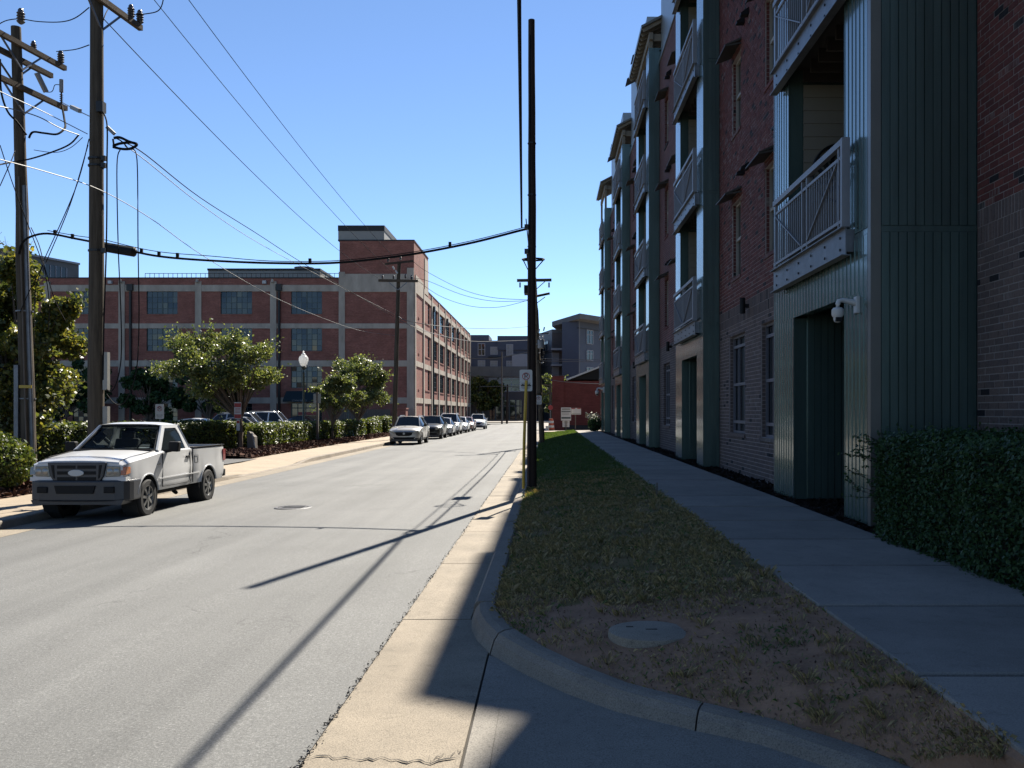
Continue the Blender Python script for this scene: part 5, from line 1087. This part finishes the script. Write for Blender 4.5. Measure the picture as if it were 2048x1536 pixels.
Y = 17.2; b0 = Vector((-.475, Y, .14)); t = thing('parking_sign', b0, 'no parking tow-away sign on a leaning post with a yellow sleeve', 'sign', SG); c = at(1052, 761, Y)
no_parking(t, (c.x, Y - .035, c.z), .245, .415, True, True); top = at(1053, 762, Y)
MB().tube([(b0.x, Y, .3), (b0.x + .012, Y, 1.2), (top.x - .004, Y - .045, c.z + .0)], .028, 8).build('yellow_sleeve', 'yellow', t, smooth=True); MB().tube([(b0.x, Y, -.1), (top.x, Y + .01, c.z + .2)], .016, 6).build('post', 'steel', t)
for k in range(3): MB().box(b0.x - .03, b0.x + .03, Y - .02, Y + .02, .15 + .06 * k, .175 + .06 * k).build('clamp', 'steel', t)
Y = 44.5; c = at(1077, 800, Y); t = thing('parking_sign', (c.x, Y, .2), 'smaller no parking sign in front of the leaning pole', 'sign', SG); no_parking(t, (c.x, Y - .04, c.z), .32, .45); MB().beam((c.x - .12, Y, .1), (c.x - .13, Y, c.z + .1), .06, .06).build('post', 'greypost', t)
Y = 33.0; c = at(320, 823, Y); t = thing('parking_sign', (c.x, Y, 0), 'no parking sign with arrow above the white pickup truck', 'sign', SG); no_parking(t, (c.x, Y - .04, c.z), .32, .55); MB().tube([(c.x, Y, 0), (c.x, Y, c.z + .2)], .03, 6).build('post', 'steel', t)
Y = 40.2; c = at(476, 824, Y); t = thing('tow_sign', (c.x, Y, 0), 'red and white warning sign beside the slim tree trunk', 'sign'); pl = plate(t, (c.x, Y - .04, at(0, 821, Y).z), .32, .75, 'signwhite')
z0 = at(0, 821, Y).z; mb = MB().box(c.x - .15, c.x + .15, Y - .046, Y - .043, z0 + .15, z0 + .33); mb.box(c.x - .15, c.x + .15, Y - .046, Y - .043, z0 - .35, z0 - .17); mb.build('red_panel', 'signred', pl); mb = MB(); [mb.box(c.x - .12, c.x + .12, Y - .046, Y - .043, z0 - .1 + .06 * k, z0 - .08 + .06 * k) for k in range(4)]; mb.build('print_lines', 'signred', pl)
pl2 = plate(t, (c.x + .02, Y - .04, at(0, 850, Y).z), .15, .5, 'signwhite', 'strip_plate'); MB().box(c.x - .04, c.x + .08, Y - .046, Y - .043, at(0, 850, Y).z + .08, at(0, 850, Y).z + .2).build('red_panel', 'signred', pl2); MB().tube([(c.x, Y, 0), (c.x, Y, z0 + .3)], .03, 6).build('post', 'black', t)
Y = 51.0; c = at(635, 797, Y); t = thing('blank_sign_post', (c.x, Y, 0), 'weathered post with two blank white sign backs side by side', 'sign post'); MB().beam((c.x, Y, -.1), (c.x, Y, c.z + .35), .12, .12).build('post', 'greypost', t)
for s in (-1, 1): plate(t, (c.x + s * .135, Y - .09, c.z), .15, .55, 'signback', 'sign_back', .01)
t = thing('utility_pedestal', (-13.1, 39.4, 0), 'grey leaning utility pedestal at the foot of the slim street tree', 'utility box'); MB().prism([(-13.28, -.1), (-12.92, -.1), (-12.96, .68), (-13.2, .92), (-13.3, .92)], 'y', 39.3, 39.65).build('housing', 'greypost', t); MB().beam((-12.86, 39.25, -.1), (-13.06, 39.25, .86), .03, .05).build('guard_bar', 'steel', t)
LG = 'white globe street lamps'
def lamp(p, hgt, label):
    t = thing('street_lamp', p, label, 'street lamp', LG); x, y, z = p; k = hgt - 1.05
    MB().lathe(p, [(.2, 0), (.2, .25), (.13, .35), (.11, .7), (.07, .8), (.06, k - .25), (.08, k - .22), (.06, k - .15), (.05, k - .05), (.14, k + .02), (.17, k + .12), (.12, k + .16)], 14).build('post', 'green', t, smooth=True)
    MB().lathe((x, y, z + k + .16), [(.13, 0), (.2, .1), (.27, .3), (.275, .42), (.24, .55), (.17, .6), (.13, .63)], 18).build('globe', 'globe', t, smooth=True); MB().lathe((x, y, z + k + .79), [(.135, 0), (.15, .02), (.12, .08), (.05, .12), (.04, .16), (.06, .2), (.03, .26), (0, .28)], 12).build('finial', 'globe', t, smooth=True)
lamp((-14.28, 52, .05), 5.3, 'white globe street lamp on a dark green post, nearer one'); lamp((-15.3, 68, .05), 5.1, 'white globe street lamp half hidden in the taller street tree')
def blank_board(name, px0, px1, py0, py1, Y, label, posts, bars):
    a, b = at(px0, py0, Y), at(px1, py1, Y); t = thing(name, ((a.x + b.x) / 2, Y, .3), label, 'notice board'); pl = MB().box(a.x, b.x, Y - .02, Y, b.z, a.z).build('board', 'signwhite', t)
    for (u0, u1, v0, v1, mm) in bars: MB().box(lerp(a.x, b.x, u0), lerp(a.x, b.x, u1), Y - .025, Y - .022, lerp(a.z, b.z, v1), lerp(a.z, b.z, v0)).build('print', mm, pl)
    for px in posts: x = at(px, 0, Y).x; MB().box(x - .035, x + .035, Y + .005, Y + .06, .2, a.z - .1).build('post', 'greypost', t)
blank_board('notice_board', 1122, 1142, 815, 841, 74, 'tall white notice board in front of the red shop', (1132,), [(.1, .9, .06, .2, 'signback'), (.05, .95, .28, .34, 'signblack'), (.1, .8, .4, .44, 'signback'), (.1, .8, .5, .54, 'signback'), (.04, .96, .74, .86, 'green')]); blank_board('notice_board', 1125, 1139, 841.6, 854, 74.1, 'small white notice board hanging under the tall one', (), [(.15, .85, .08, .3, 'signback'), (.2, .8, .45, .52, 'signback'), (.2, .8, .7, .76, 'signback')]); blank_board('notice_board', 1142.6, 1162, 816, 829, 74.2, 'wide white and red notice board on a single post by the red shop', (1151,), [(.02, .4, .02, .16, 'signred'), (.6, .98, .02, .16, 'signred'), (.05, .95, .82, .92, 'signback')])
c = Vector((.27, 75.5, .22)); t = thing('traffic_barrel', c, 'orange and white striped traffic barrel beside the shop corner', 'barrel')
for k in range(5): MB().lathe(c + Vector((0, 0, .05 + .19 * k)), [(.27 - .02 * k, 0), (.265 - .02 * k, .185)], 14).build('stripe', 'orange' if k % 2 == 0 else 'white', t)
MB().lathe(c, [(.36, 0), (.36, .05), (.25, .052)], 14).build('base', 'black', t); MB().box(.24, .3, 75.47, 75.53, .95, 1.12).build('handle', 'orange', t)
c = at(1101, 815, 76.5); t = thing('red_marker', (c.x, 76.5, .2), 'small red octagonal sign back on a thin post by the shop corner', 'sign'); MB().prism([(c.x + .22 * math.cos(R(22.5 + 45 * k)), c.z + .22 * math.sin(R(22.5 + 45 * k))) for k in range(8)], 'y', 76.5, 76.51).build('plate', 'signred', t); MB().tube([(c.x, 76.53, .1), (c.x, 76.53, c.z + .3)], .03, 6).build('post', 'steel', t)
t = tag(MB().lathe((-.05, 75, .2), [(.13, 0), (.16, .38), (.17, .38), (.17, .4)], 14).build('bucket', 'white', at=(-.05, 75, .2)), 'white bucket left of the traffic barrel', 'bucket')
tag(MB().tube([(1.78, 14.6, .33), (1.79, 14.6, .62)], .012, 6).build('marker_stake', 'greypost', at=(1.78, 14.6, .33)), 'thin stake standing at the verge edge of the sidewalk', 'stake')

# ================================================================== VEHICLES (built nose towards -Y, nose at y = 0, on z = 0, then moved)
def wheel(t, x, y, r, w_, matrim='chrome', spokes=7):
    s = 1 if x > 0 else -1
    prof = [(r * .62, -w_ * .5), (r * .9, -w_ * .5), (r * .97, -w_ * .42), (r, -w_ * .3), (r, w_ * .3), (r * .97, w_ * .42), (r * .9, w_ * .5), (r * .66, w_ * .5), (r * .62, w_ * .42), (r * .62, -w_ * .5)]
    ty = MB().lathe((x, y, r), prof, 26, 'x', False).build('tyre', 'rubber', t, smooth=30)
    mb = MB(); o = x + s * w_ * .34
    mb.lathe((o, y, r), [(r * .64, s * w_ * .12), (r * .60, s * w_ * .1), (r * .56, -s * w_ * .18), (r * .54, -s * w_ * .3)], 26, 'x', False); mb.lathe((o, y, r), [(r * .2, -s * .02), (r * .19, s * .025), (r * .1, s * .04), (0, s * .042)], 14, 'x')
    for k in range(spokes):
        a = 2 * math.pi * k / spokes + .3; mb.beam((o + s * .0, y + r * .15 * math.cos(a), r + r * .15 * math.sin(a)), (o - s * .01, y + r * .58 * math.cos(a), r + r * .58 * math.sin(a)), .05, r * .15, (1, 0, 0))
    mb.build('rim', matrim, ty); MB().lathe((o - s * .05, y, r), [(r * .6, 0), (0, s * .002)], 20, 'x').build('brake_shadow', 'under', ty)
def half_loft(stations, arches, kinds, t, mats, smooth=35, ra=.41, zc=.34):
    """stations: (y, [(x, z) ...]) half sections from sill to centre line; arches cut the lower rows; kinds(ymid, row, i) names the part of a face"""
    ys = sorted({s[0] for s in stations} | {round(a + d, 4) for a in arches for d in (-ra, -ra * .97, -ra * .88, -ra * .7, -ra * .4, 0, ra * .4, ra * .7, ra * .88, ra * .97, ra) if stations[0][0] < a + d < stations[-1][0]})
    N = len(stations[0][1]); rows = []
    for y in ys:
        sec = []
        for j in range(N): sec.append([interp(y, [s[0] for s in stations], [s[1][j][k] for s in stations]) for k in (0, 1)])
        za = max([zc + math.sqrt(max(0, ra * ra - (y - a) ** 2)) if abs(y - a) <= ra else -1 for a in arches])
        for j in range(N):
            if za > sec[j][1]:
                sec[j][1] = za
                if j < 3: sec[j][0] = max(sec[j][0], sec[2][0] + .012)
        rows.append(sec)
    parts = {}
    for i in range(len(ys) - 1):
        for j in range(N - 1):
            k = kinds((ys[i] + ys[i + 1]) / 2, j, i); mb = parts.setdefault(k, MB())
            for s in (1, -1):
                q = [(s * rows[a][b][0], ys[a], rows[a][b][1]) for a, b in ((i, j), (i + 1, j), (i + 1, j + 1), (i, j + 1))]
                if (Vector(q[0]) - Vector(q[3])).length + (Vector(q[1]) - Vector(q[2])).length < 1e-4: continue
                mb.quad(*(q if s > 0 else q[::-1]))
    mb = parts[kinds(ys[0], 1, 0)]
    for e in (0, -1):
        for j in range(N - 1): a, b = rows[e][j], rows[e][j + 1]; q = [(a[0], ys[e], a[1]), (-a[0], ys[e], a[1]), (-b[0], ys[e], b[1]), (b[0], ys[e], b[1])]; mb.quad(*(q if e == -1 else q[::-1]))
    objs = {}
    for k, m in parts.items():
        o = m.build(k, mats[k], t); 
        import bmesh
        b = bmesh.new(); b.from_mesh(o.data); bmesh.ops.remove_doubles(b, verts=b.verts, dist=.0008); bmesh.ops.dissolve_degenerate(b, edges=b.edges, dist=.0005); b.to_mesh(o.data); b.free()
        o.data.polygons.foreach_set('use_smooth', [True] * len(o.data.polygons)); o.data.set_sharp_from_angle(angle=R(smooth)); objs[k] = o
    return objs
def move(t, loc, rz=0): t.location = loc; t.rotation_euler = (0, 0, rz)
CG = 'cars parked along the left kerb'
def car(name, loc, L, W, H, paint, label, cat, group=None, kind='suv', rz=0, rails=True, dark_grille=True, wheelr=.35):
    t = thing(name, (0, 0, 0), label, cat, group); h = W / 2; sedan = kind == 'sedan'
    hood = .98 if not sedan else .86; nose = .80 if not sedan else .68; belt = 1.05 if not sedan else .93
    cowl, rf, rr, rb = (.245, .395, .86, .965) if not sedan else (.28, .45, .68, .86)
    def sec(w_, z3, x4, z4, z5, sill=.30): return [(h * w_ * .93, sill), (h * w_ * .985, .42), (h * w_, .66 if z3 > .7 else z3 * .85), (h * w_ * .985, z3), (h * x4, z4), (h * x4 * .55, (z4 + z5) / 2 + .012), (0, z5)]
    ST = [(0, sec(.74, nose - .1, .6, nose - .06, nose - .03, .36)), (.012, sec(.84, nose - .02, .66, nose + .03, nose + .05, .31)), (.05, sec(.94, nose + .03, .74, hood - .07, hood - .04)), (.12, sec(.985, hood - .06, .78, hood - .0, hood + .025)), (cowl, sec(1, belt - .06, .78, hood + .06, hood + .08)),
          (cowl + .03, sec(1, belt - .03, .80, belt + .02, belt + .07)), (rf, sec(1, belt, .655, H - .075, H - .03)), ((rf + rr) / 2, sec(1, belt + .02, .66, H - .05, H)), (rr, sec(1, belt + .05, .63, H - .10, H - .06)), (rb, sec(.97, belt + .05, .68, belt + (.12 if not sedan else .04), belt + (.15 if not sedan else .06))), (.992, sec(.93, belt - .02, .68, belt + .03 if not sedan else belt - .02, belt + .05 if not sedan else belt + .0)), (1.0, sec(.86, belt - .2, .6, belt - .12, belt - .1, .36))]
    for y in (.505, .525, .715, .735): ST.append((y, sec(1, belt + .03, .66, H - .052 - (.02 if y > .7 else 0), H - (.0 if y < .7 else .025)))) if rf < y < rr else None
    ST = sorted(ST, key=lambda s: s[0]); ST = [(y * L, s) for y, s in ST]
    def kinds(y, j, i):
        u = y / L
        if j == 3 and cowl + .03 < u < rb - .035 and not (.505 <= u <= .525) and not (.715 <= u <= .735): return 'side_windows'
        if j in (4, 5) and cowl + .03 < u < rf: return 'windshield'
        if j in (4, 5) and rr < u < rb: return 'rear_window'
        if j == 0: return 'sill_trim'
        return 'body'
    half_loft(ST, [.19 * L, .19 * L + L * .585], kinds, t, dict(body=paint, side_windows='carglassdark', windshield='carglassdark', rear_window='carglassdark', sill_trim='bumper' if not sedan else paint), ra=wheelr + .055, zc=wheelr)
    for s in (-1, 1):
        P = [(s * h * .80, (cowl + .03) * L, belt + .02), (s * h * .655, rf * L, H - .075), (s * h * .66, (rf + rr) / 2 * L, H - .05), (s * h * .63, rr * L, H - .1), (s * h * .68, rb * L, belt + .12 if not sedan else belt + .04)]; MB().tube(P, .035, 6).build('roof_pillar', paint, t, smooth=True)
        MB().prism([(s * h * 1.0, belt + .02), (s * h * 1.2, belt + .03), (s * h * 1.22, belt + .17), (s * h * 1.04, belt + .17)], 'y', (cowl + .065) * L, (cowl + .065) * L + .1).build('mirror', paint if paint != 'beige' else 'black', t, bevel=.02)
        zl = nose - .02; MB().prism([(s * h * .52, zl - .02), (s * h * .93, zl + .08), (s * h * .95, zl - .03), (s * h * .6, zl - .11)], 'y', -.03, .32).build('headlight', 'headlamp', t, bevel=.01); MB().box(s * h * .72, s * h * .93, L - .12, L + .006, belt - .12, belt + .02).build('tail_light', 'redlens', t)
        for y in (.19 * L, .775 * L): wheel(t, s * (h - .115), y, wheelr, .225, spokes=5)
        if rails and not sedan: MB().tube([(s * h * .60, rf * L + .1, H - .04), (s * h * .60, rf * L + .2, H + .03), (s * h * .60, rr * L - .2, H + .02), (s * h * .58, rr * L, H - .05)], .018, 5).build('roof_rail', 'chrome', t)
        mb = MB().box(s * (h * 1.003), s * (h * .99), .51 * L, .515 * L, .45, belt); mb.box(s * h * 1.003, s * h * .99, .33 * L, .335 * L, .45, belt - .1); mb.build('door_gap', 'under', t); MB().box(s * h * 1.02, s * h * .99, .45 * L, .49 * L, belt - .12, belt - .08).build('door_handle', paint, t)
    g = [(-.5, nose - .04), (.5, nose - .04), (.42, nose - .22), (.3, nose - .27), (-.3, nose - .27), (-.42, nose - .22)]; MB().prism([(x * h * 1.15, z) for x, z in g], 'y', -.035, .2).build('grille', 'black' if dark_grille else 'chrome', t, bevel=.015); MB().lathe((0, -.038, nose - .13), [(.055, -.008), (.07, -.008), (.07, .008), (.055, .008)], 16, 'y').build('badge', 'chrome', t)
    MB().prism([(-.62 * h, .36), (.62 * h, .36), (.7 * h, .46), (-.7 * h, .46)], 'y', -.02, .2).build('lower_intake', 'black', t); MB().prism([(-.8 * h, .22), (.8 * h, .22), (.84 * h, .33), (-.84 * h, .33)], 'y', .0, .3).build('skid_plate', 'bumper', t); MB().box(-h * .75, h * .75, .3, L - .3, .2, .34).build('underbody', 'under', t)
    move(t, loc, rz); return t
zc_ = lambda x: ZR(x)
car('parked_suv', (-8.42, 52.0, zc_(-8.4)), 4.58, 1.86, 1.69, 'beige', 'beige sport utility car parked first in the kerb row', 'car', CG)
car('parked_suv', (-8.45, 62.6, zc_(-8.4)), 4.6, 1.86, 1.68, 'blackcar', 'black sport utility car parked right behind the beige one', 'car', CG, rails=False)
car('parked_sedan', (-8.4, 68.8, zc_(-8.4)), 4.6, 1.83, 1.5, 'silver', 'pale silver sedan between the black and the tall white car', 'car', CG, kind='sedan')
car('parked_suv', (-8.5, 74.6, zc_(-8.4)), 4.9, 1.92, 1.82, 'whitecar', 'tall white sport utility car fourth along the kerb row', 'car', CG)
car('parked_sedan', (-8.35, 81.5, zc_(-8.4)), 4.5, 1.8, 1.5, 'whitecar', 'low white sedan behind the tall white car', 'car', CG, kind='sedan')
car('parked_sedan', (-8.3, 88.0, zc_(-8.4)), 4.4, 1.8, 1.45, 'rose', 'pinkish hatchback last in the kerb row', 'car', CG, kind='sedan')
car('white_suv', (-7.85, 97.5, zc_(-7.8)), 4.6, 1.84, 1.7, 'whitecar', 'white sport utility car standing alone farther up the street', 'car', dark_grille=True)
LG2 = 'cars in the parking lot behind the hedge'
car('parked_sedan', (-18.0, 52, -.03), 4.7, 1.82, 1.46, 'whitecar', 'white sedan roof behind the pickup bed, in the parking lot', 'car', LG2, kind='sedan', rz=R(88)); car('parked_suv', (-19.0, 63, -.03), 4.8, 1.85, 1.75, 'silver', 'silver sport utility car behind the white sedan in the lot', 'car', LG2, rz=R(90)); car('parked_sedan', (-17.4, 58, -.03), 4.7, 1.82, 1.5, 'silver', 'silver sedan nearest the slim tree trunk in the lot', 'car', LG2, kind='sedan', rz=R(92)); car('parked_suv', (-19.6, 71, -.03), 4.8, 1.85, 1.85, 'whitecar', 'white sport utility car in the lot left of the globe lamp', 'car', LG2, rz=R(90)); car('parked_sedan', (-33.0, 62, -.03), 4.7, 1.82, 1.48, 'navy', 'dark blue sedan roof between the two left poles', 'car', LG2, kind='sedan', rz=R(90)); car('parked_sedan', (-22, 88, -.03), 4.6, 1.8, 1.45, 'blackcar', 'dark car in front of the shop window under the awning', 'car', LG2, kind='sedan', rz=R(80))
# ------------------------------------------------------------------ the white pickup
def pickup(loc, rz=0):
    t = thing('pickup_truck', (0, 0, 0), 'old white regular cab pickup truck with grey bumper parked at the left kerb', 'pickup truck'); P = 'truckwhite'
    FA, RA = .90, 3.74
    def sec(w_, z3, x4, z4, z5, sill=.44): return [(w_ - .05, sill), (w_ - .012, .56), (w_, .84), (w_ - .018, z3), (x4, z4), (x4 * .5, (z4 + z5) / 2 + .012), (0, z5)]
    ST = [(.10, sec(.80, .99, .70, 1.02, 1.05, .7)), (.16, sec(.84, 1.01, .72, 1.055, 1.09, .66)), (.35, sec(.865, 1.04, .735, 1.09, 1.13, .5)), (.9, sec(.873, 1.09, .75, 1.145, 1.18)), (1.38, sec(.873, 1.14, .76, 1.19, 1.215)), (1.55, sec(.873, 1.16, .77, 1.195, 1.2)), (2.90, sec(.873, 1.17, .79, 1.195, 1.2)), (2.93, sec(.86, 1.16, .79, 1.19, 1.19)), (2.96, sec(.873, 1.165, .80, 1.185, 1.185)), (4.66, sec(.868, 1.165, .80, 1.185, 1.185)), (4.72, sec(.84, 1.15, .78, 1.18, 1.18))]
    def kinds(y, j, i):
        if y > 2.95 and j >= 4: return 'bed_floor'
        return 'body'
    ob = half_loft(ST, [FA, RA], kinds, t, dict(body=P, bed_floor='under'), ra=.435, zc=.35, smooth=30); ob['bed_floor'].location.z = -.035
    for a in (FA, RA):
        for s in (-1, 1):
            mb = MB(); n = 16
            Q = [(a + .44 * math.cos(R(14 + 152 * i / n)), .35 + .44 * math.sin(R(14 + 152 * i / n))) for i in range(n + 1)]
            mb.tube([(s * .878, y, z) for y, z in Q], .018, 6); mb.build('wheel_lip', P, t, smooth=True); MB().lathe((s * .72, a, .38), [(.44, -.14), (.44, .13), (.43, .13), (.43, -.14)], 20, 'x').build('wheel_well', 'under', t); wheel(t, s * .775, a, .35, .225, spokes=7)
    for s in (-1, 1): MB().box(s * .80, s * .862, 2.97, 4.70, 1.185, 1.205).build('bed_rail_cap', 'black', t)
    MB().box(-.80, .80, 2.97, 3.0, 1.13, 1.2).build('bed_front', 'black', t); MB().box(-.8, .8, 4.67, 4.71, 1.12, 1.2).build('tailgate_cap', P, t)
    # cab
    def SX(z): return lerp(.815, .625, (z - 1.17) / .50)
    def side(poly, name, m, off=0, th=.03):
        for s in (-1, 1):
            mb = MB(); A = [(s * (SX(z) + off), y, z) for y, z in poly]; Bq = [(s * (SX(z) + off - th), y, z) for y, z in poly]
            mb.quad(*(A if s > 0 else A[::-1])); mb.quad(*(Bq[::-1] if s > 0 else Bq))
            for i in range(len(poly)): j = (i + 1) % len(poly); mb.quad(A[i], A[j], Bq[j], Bq[i])
            mb.build(name, m, t)
    a0, a1, r0, r1 = (1.42, 1.17), (2.02, 1.675), (2.74, 1.675), (2.93, 1.17)
    side([a0, (1.56, 1.17), (2.10, 1.615), (2.60, 1.615), (2.60, 1.675), (2.02, 1.675)], 'door_frame', P); side([(2.60, 1.675), (2.60, 1.615), (2.67, 1.5), (2.72, 1.17), r1, r0], 'cab_pillar', P)
    side([(1.60, 1.18), (2.11, 1.608), (2.60, 1.608), (2.665, 1.5), (2.71, 1.18)], 'side_window', 'carglass', -.012, .006)
    def grid(name, m, f, nu=8, nv=4, dx=0):
        mb = MB()
        for i in range(nu):
            for j in range(nv): mb.quad(*[f(u, v) for u, v in ((i / nu, j / nv), ((i + 1) / nu, j / nv), ((i + 1) / nu, (j + 1) / nv), (i / nu, (j + 1) / nv))])
        return mb.build(name, m, t, smooth=True)
    def ws(u, v, e=0): x = lerp(-1, 1, u); b = lerp(.79, .60, v) - e; yb = lerp(1.36, 1.98, v) + .085 * x * x; return (x * b, yb, lerp(1.195, 1.665, v) - .01 * x * x)
    grid('windshield', 'carglass', lambda u, v: ws(u, v, .03)); 
    for s in (0, 1):
        mb = MB(); q = [Vector(ws(s, v)) for v in (0, .33, .66, 1)]; mb.tube([p + Vector((0, .0, .0)) for p in q], .036, 6); mb.build('windshield_pillar', P, t, smooth=True)
        mb = MB(); q = [Vector(ws(lerp(.035, .965, s), v)) + Vector((0, -.006, .004)) for v in (0, .33, .66, 1)]; mb.tube(q, .014, 5); mb.build('windshield_seal', 'black', t)
    for v in (.0, .985): MB().tube([Vector(ws(i / 8, v)) + Vector((0, -.004, .004)) for i in range(9)], .018, 5).build('windshield_seal', 'black', t)
    def roof(u, v): x = lerp(-1, 1, u); yy = lerp(1.96, 2.80, v) + .07 * x * x * (1 - v) - .05 * x * x * v; e = 1 - abs(x) ** 4; return (x * .628, yy, 1.672 + .062 * e * (1 - .55 * (2 * v - 1) ** 4))
    grid('roof', P, roof, 12, 8)
    grid('rear_window', 'carglass', lambda u, v: (lerp(-1, 1, u) * lerp(.70, .57, v), lerp(2.93, 2.77, v), lerp(1.25, 1.60, v)), 2, 2)
    mb = MB(); mb.box(-.79, .79, 2.89, 2.935, 1.15, 1.25); mb.beam((-.62, 2.76, 1.64), (.62, 2.76, 1.64), .05, .09); [mb.beam((s * .77, 2.92, 1.2), (s * .60, 2.76, 1.66), .09, .05) for s in (-1, 1)]; mb.build('cab_back', P, t)
    for x in (-.36, .36):
        mb = MB().prism([(2.42, .8), (2.62, .8), (2.74, 1.38), (2.62, 1.40)], 'x', x - .24, x + .24); st = mb.build('seat', 'seat', t, bevel=.03); MB().box(x - .13, x + .13, 2.64, 2.74, 1.38, 1.56).build('headrest', 'seat', st, bevel=.03)
    MB().tube([(.36 + .18 * math.cos(i * .3142), 1.92 + .04 * math.sin(i * .3142), 1.18 + .17 * math.sin(i * .3142)) for i in range(21)], .014, 6).build('steering_wheel', 'black', t); MB().prism([(1.45, 1.0), (1.95, 1.0), (1.9, 1.2), (1.5, 1.21)], 'x', -.74, .74).build('dashboard', 'seat', t); MB().box(-.1, .1, 2.02, 2.06, 1.56, 1.62).build('rear_mirror', 'black', t)
    for x0, x1 in ((-.52, -.02), (.12, .68)): MB().tube([ws(.5 + x0 / 1.6, .02), Vector(ws(.5 + (x0 + x1) / 3.2, .05)) + Vector((0, -.02, .02)), Vector(ws(.5 + x1 / 1.6, .06)) + Vector((0, -.015, .015))], .012, 5).build('wiper', 'black', t)
    for s in (-1, 1):
        mb = MB().prism([(s * .90, 1.17), (s * 1.10, 1.16), (s * 1.12, 1.36), (s * .91, 1.36)], 'y', 1.66, 1.80); mb.build('mirror', 'black', t, bevel=.025); MB().beam((s * .8, 1.7, 1.16), (s * .95, 1.73, 1.19), .08, .06).build('mirror_arm', 'black', t)
        mb = MB()
        for y in (1.52, 2.80): mb.box(s * .861, s * .8755, y - .004, y + .004, .50, 1.14)
        mb.box(s * .861, s * .876, 2.925, 2.94, .48, 1.16); mb.box(s * .861, s * .8765, 1.52, 2.80, .495, .505); mb.build('door_gap', 'under', t)
        MB().box(s * .865, s * .893, 2.60, 2.76, 1.0, 1.045).build('door_handle', 'blackiron', t); MB().beam((s * .872, 1.36, .665), (s * .872, 3.28, .665), .012, .02).build('side_moulding', P, t); MB().box(s * .865, s * .882, 1.28, 1.42, .93, .955).build('fender_badge', 'chrome', t)
        mb = MB(); y0, y1, z0, z1 = 3.02, 3.19, .88, 1.03; [mb.box(s * .868, s * .8755, *q) for q in ((y0, y1, z0, z0 + .006), (y0, y1, z1, z1 + .006), (y0, y0 + .006, z0, z1), (y1, y1 + .006, z0, z1))]; mb.build('fuel_door', 'under', t)
        MB().box(s * .80, s * .876, 4.60, 4.735, .84, 1.10).build('tail_light', 'redlens', t); MB().prism([(s * .49, .79), (s * .75, .80), (s * .75, .975), (s * .52, .985)], 'y', .075, .25).build('headlight', 'headlamp', t, bevel=.012); MB().prism([(.085, .82), (.27, .84), (.27, .955), (.11, .965)], 'x', s * .755, s * .853).build('corner_light', 'amber' if s > 0 else 'headlamp', t, bevel=.01); [MB().lathe((s * cx, .072, .885), [(0, -.012), (.035, -.008), (.055, 0)], 14, 'y').build('reflector', 'chrome', t, smooth=True) for cx in (.575, .69)]; MB().box(s * .44, s * .85, .09, .3, .715, .785).build('lamp_filler', P, t)
    gp = [(-.52, 1.045), (.52, 1.045), (.47, .80), (.38, .665), (-.38, .665), (-.47, .80)]; [MB().tube([(s * .70, .17, 1.065), (s * .735, .5, 1.125), (s * .75, .95, 1.158), (s * .765, 1.4, 1.205)], .006, 4).build('hood_gap', 'under', t) for s in (-1, 1)]; MB().box(-.74, .74, 1.33, 1.40, 1.195, 1.225).build('cowl_grille', 'black', t); MB().tube([(-.72, .13, 1.03), (-.4, .105, 1.055), (0, .10, 1.06), (.4, .105, 1.055), (.72, .13, 1.03)], .018, 6).build('hood_lip', P, t, smooth=True); gr = MB().prism(gp, 'y', .045, .2).build('grille', 'bumper', t, bevel=.015); mb = MB()
    for z in (.965, .862, .76): mb.box(-.34, -.02, .035, .06, z - .028, z + .028); mb.box(.02, .34, .035, .06, z - .028, z + .028)
    for s in (-1, 1): mb.prism([(s * .40, 1.0), (s * .45, 1.0), (s * .41, .78), (s * .385, .76)][::s], 'y', .035, .06)
    mb.build('grille_slots', 'black', gr); mb = MB(); n = 24; mb.prism([(.14 * math.cos(2 * math.pi * i / n), .862 + .058 * math.sin(2 * math.pi * i / n)) for i in range(n)], 'y', .018, .05); mb.build('oval_badge', 'signwhite', gr, bevel=.006)
    bp = [(-.885, .62), (-.895, .3), (-.875, .19), (-.81, .10), (-.66, .04), (-.35, .005), (0, -.01), (.35, .005), (.66, .04), (.81, .10), (.875, .19), (.895, .3), (.885, .62)]; bu = MB().prism(bp[::1], 'z', .36, .73).build('front_bumper', 'bumper', t, bevel=.03); mb = MB().prism([(-.36, .64), (.36, .64), (.32, .50), (-.32, .50)], 'y', -.025, .06); mb.build('intake', 'black', bu)
    for s in (-1, 1): MB().box(s * .5, s * .68, -.003, .05, .51, .62).build('fog_blank', 'black', bu, bevel=.01)
    MB().prism([(-.78, .30), (.78, .30), (.82, .38), (-.82, .38)], 'y', .06, .5).build('air_dam', 'bumper', t); mb = MB().box(-.66, .66, .5, 4.5, .34, .52); mb.box(-.7, -.2, 1.2, 2.7, .26, .4); mb.build('underbody', 'under', t); MB().tube([(.45, 2.95, .3), (.45, 3.1, .24)], .04, 6).build('exhaust', 'under', t)
    MB().prism([(-.86, 4.68), (.86, 4.68), (.84, 4.84), (-.84, 4.84)], 'z', .48, .64).build('rear_bumper', 'black', t, bevel=.02); MB().box(-.8, .8, .12, .5, .5, .97).build('engine_block', 'under', t)
    move(t, loc, rz); return t
pickup((-8.30, 15.62, -.155), R(-.6))
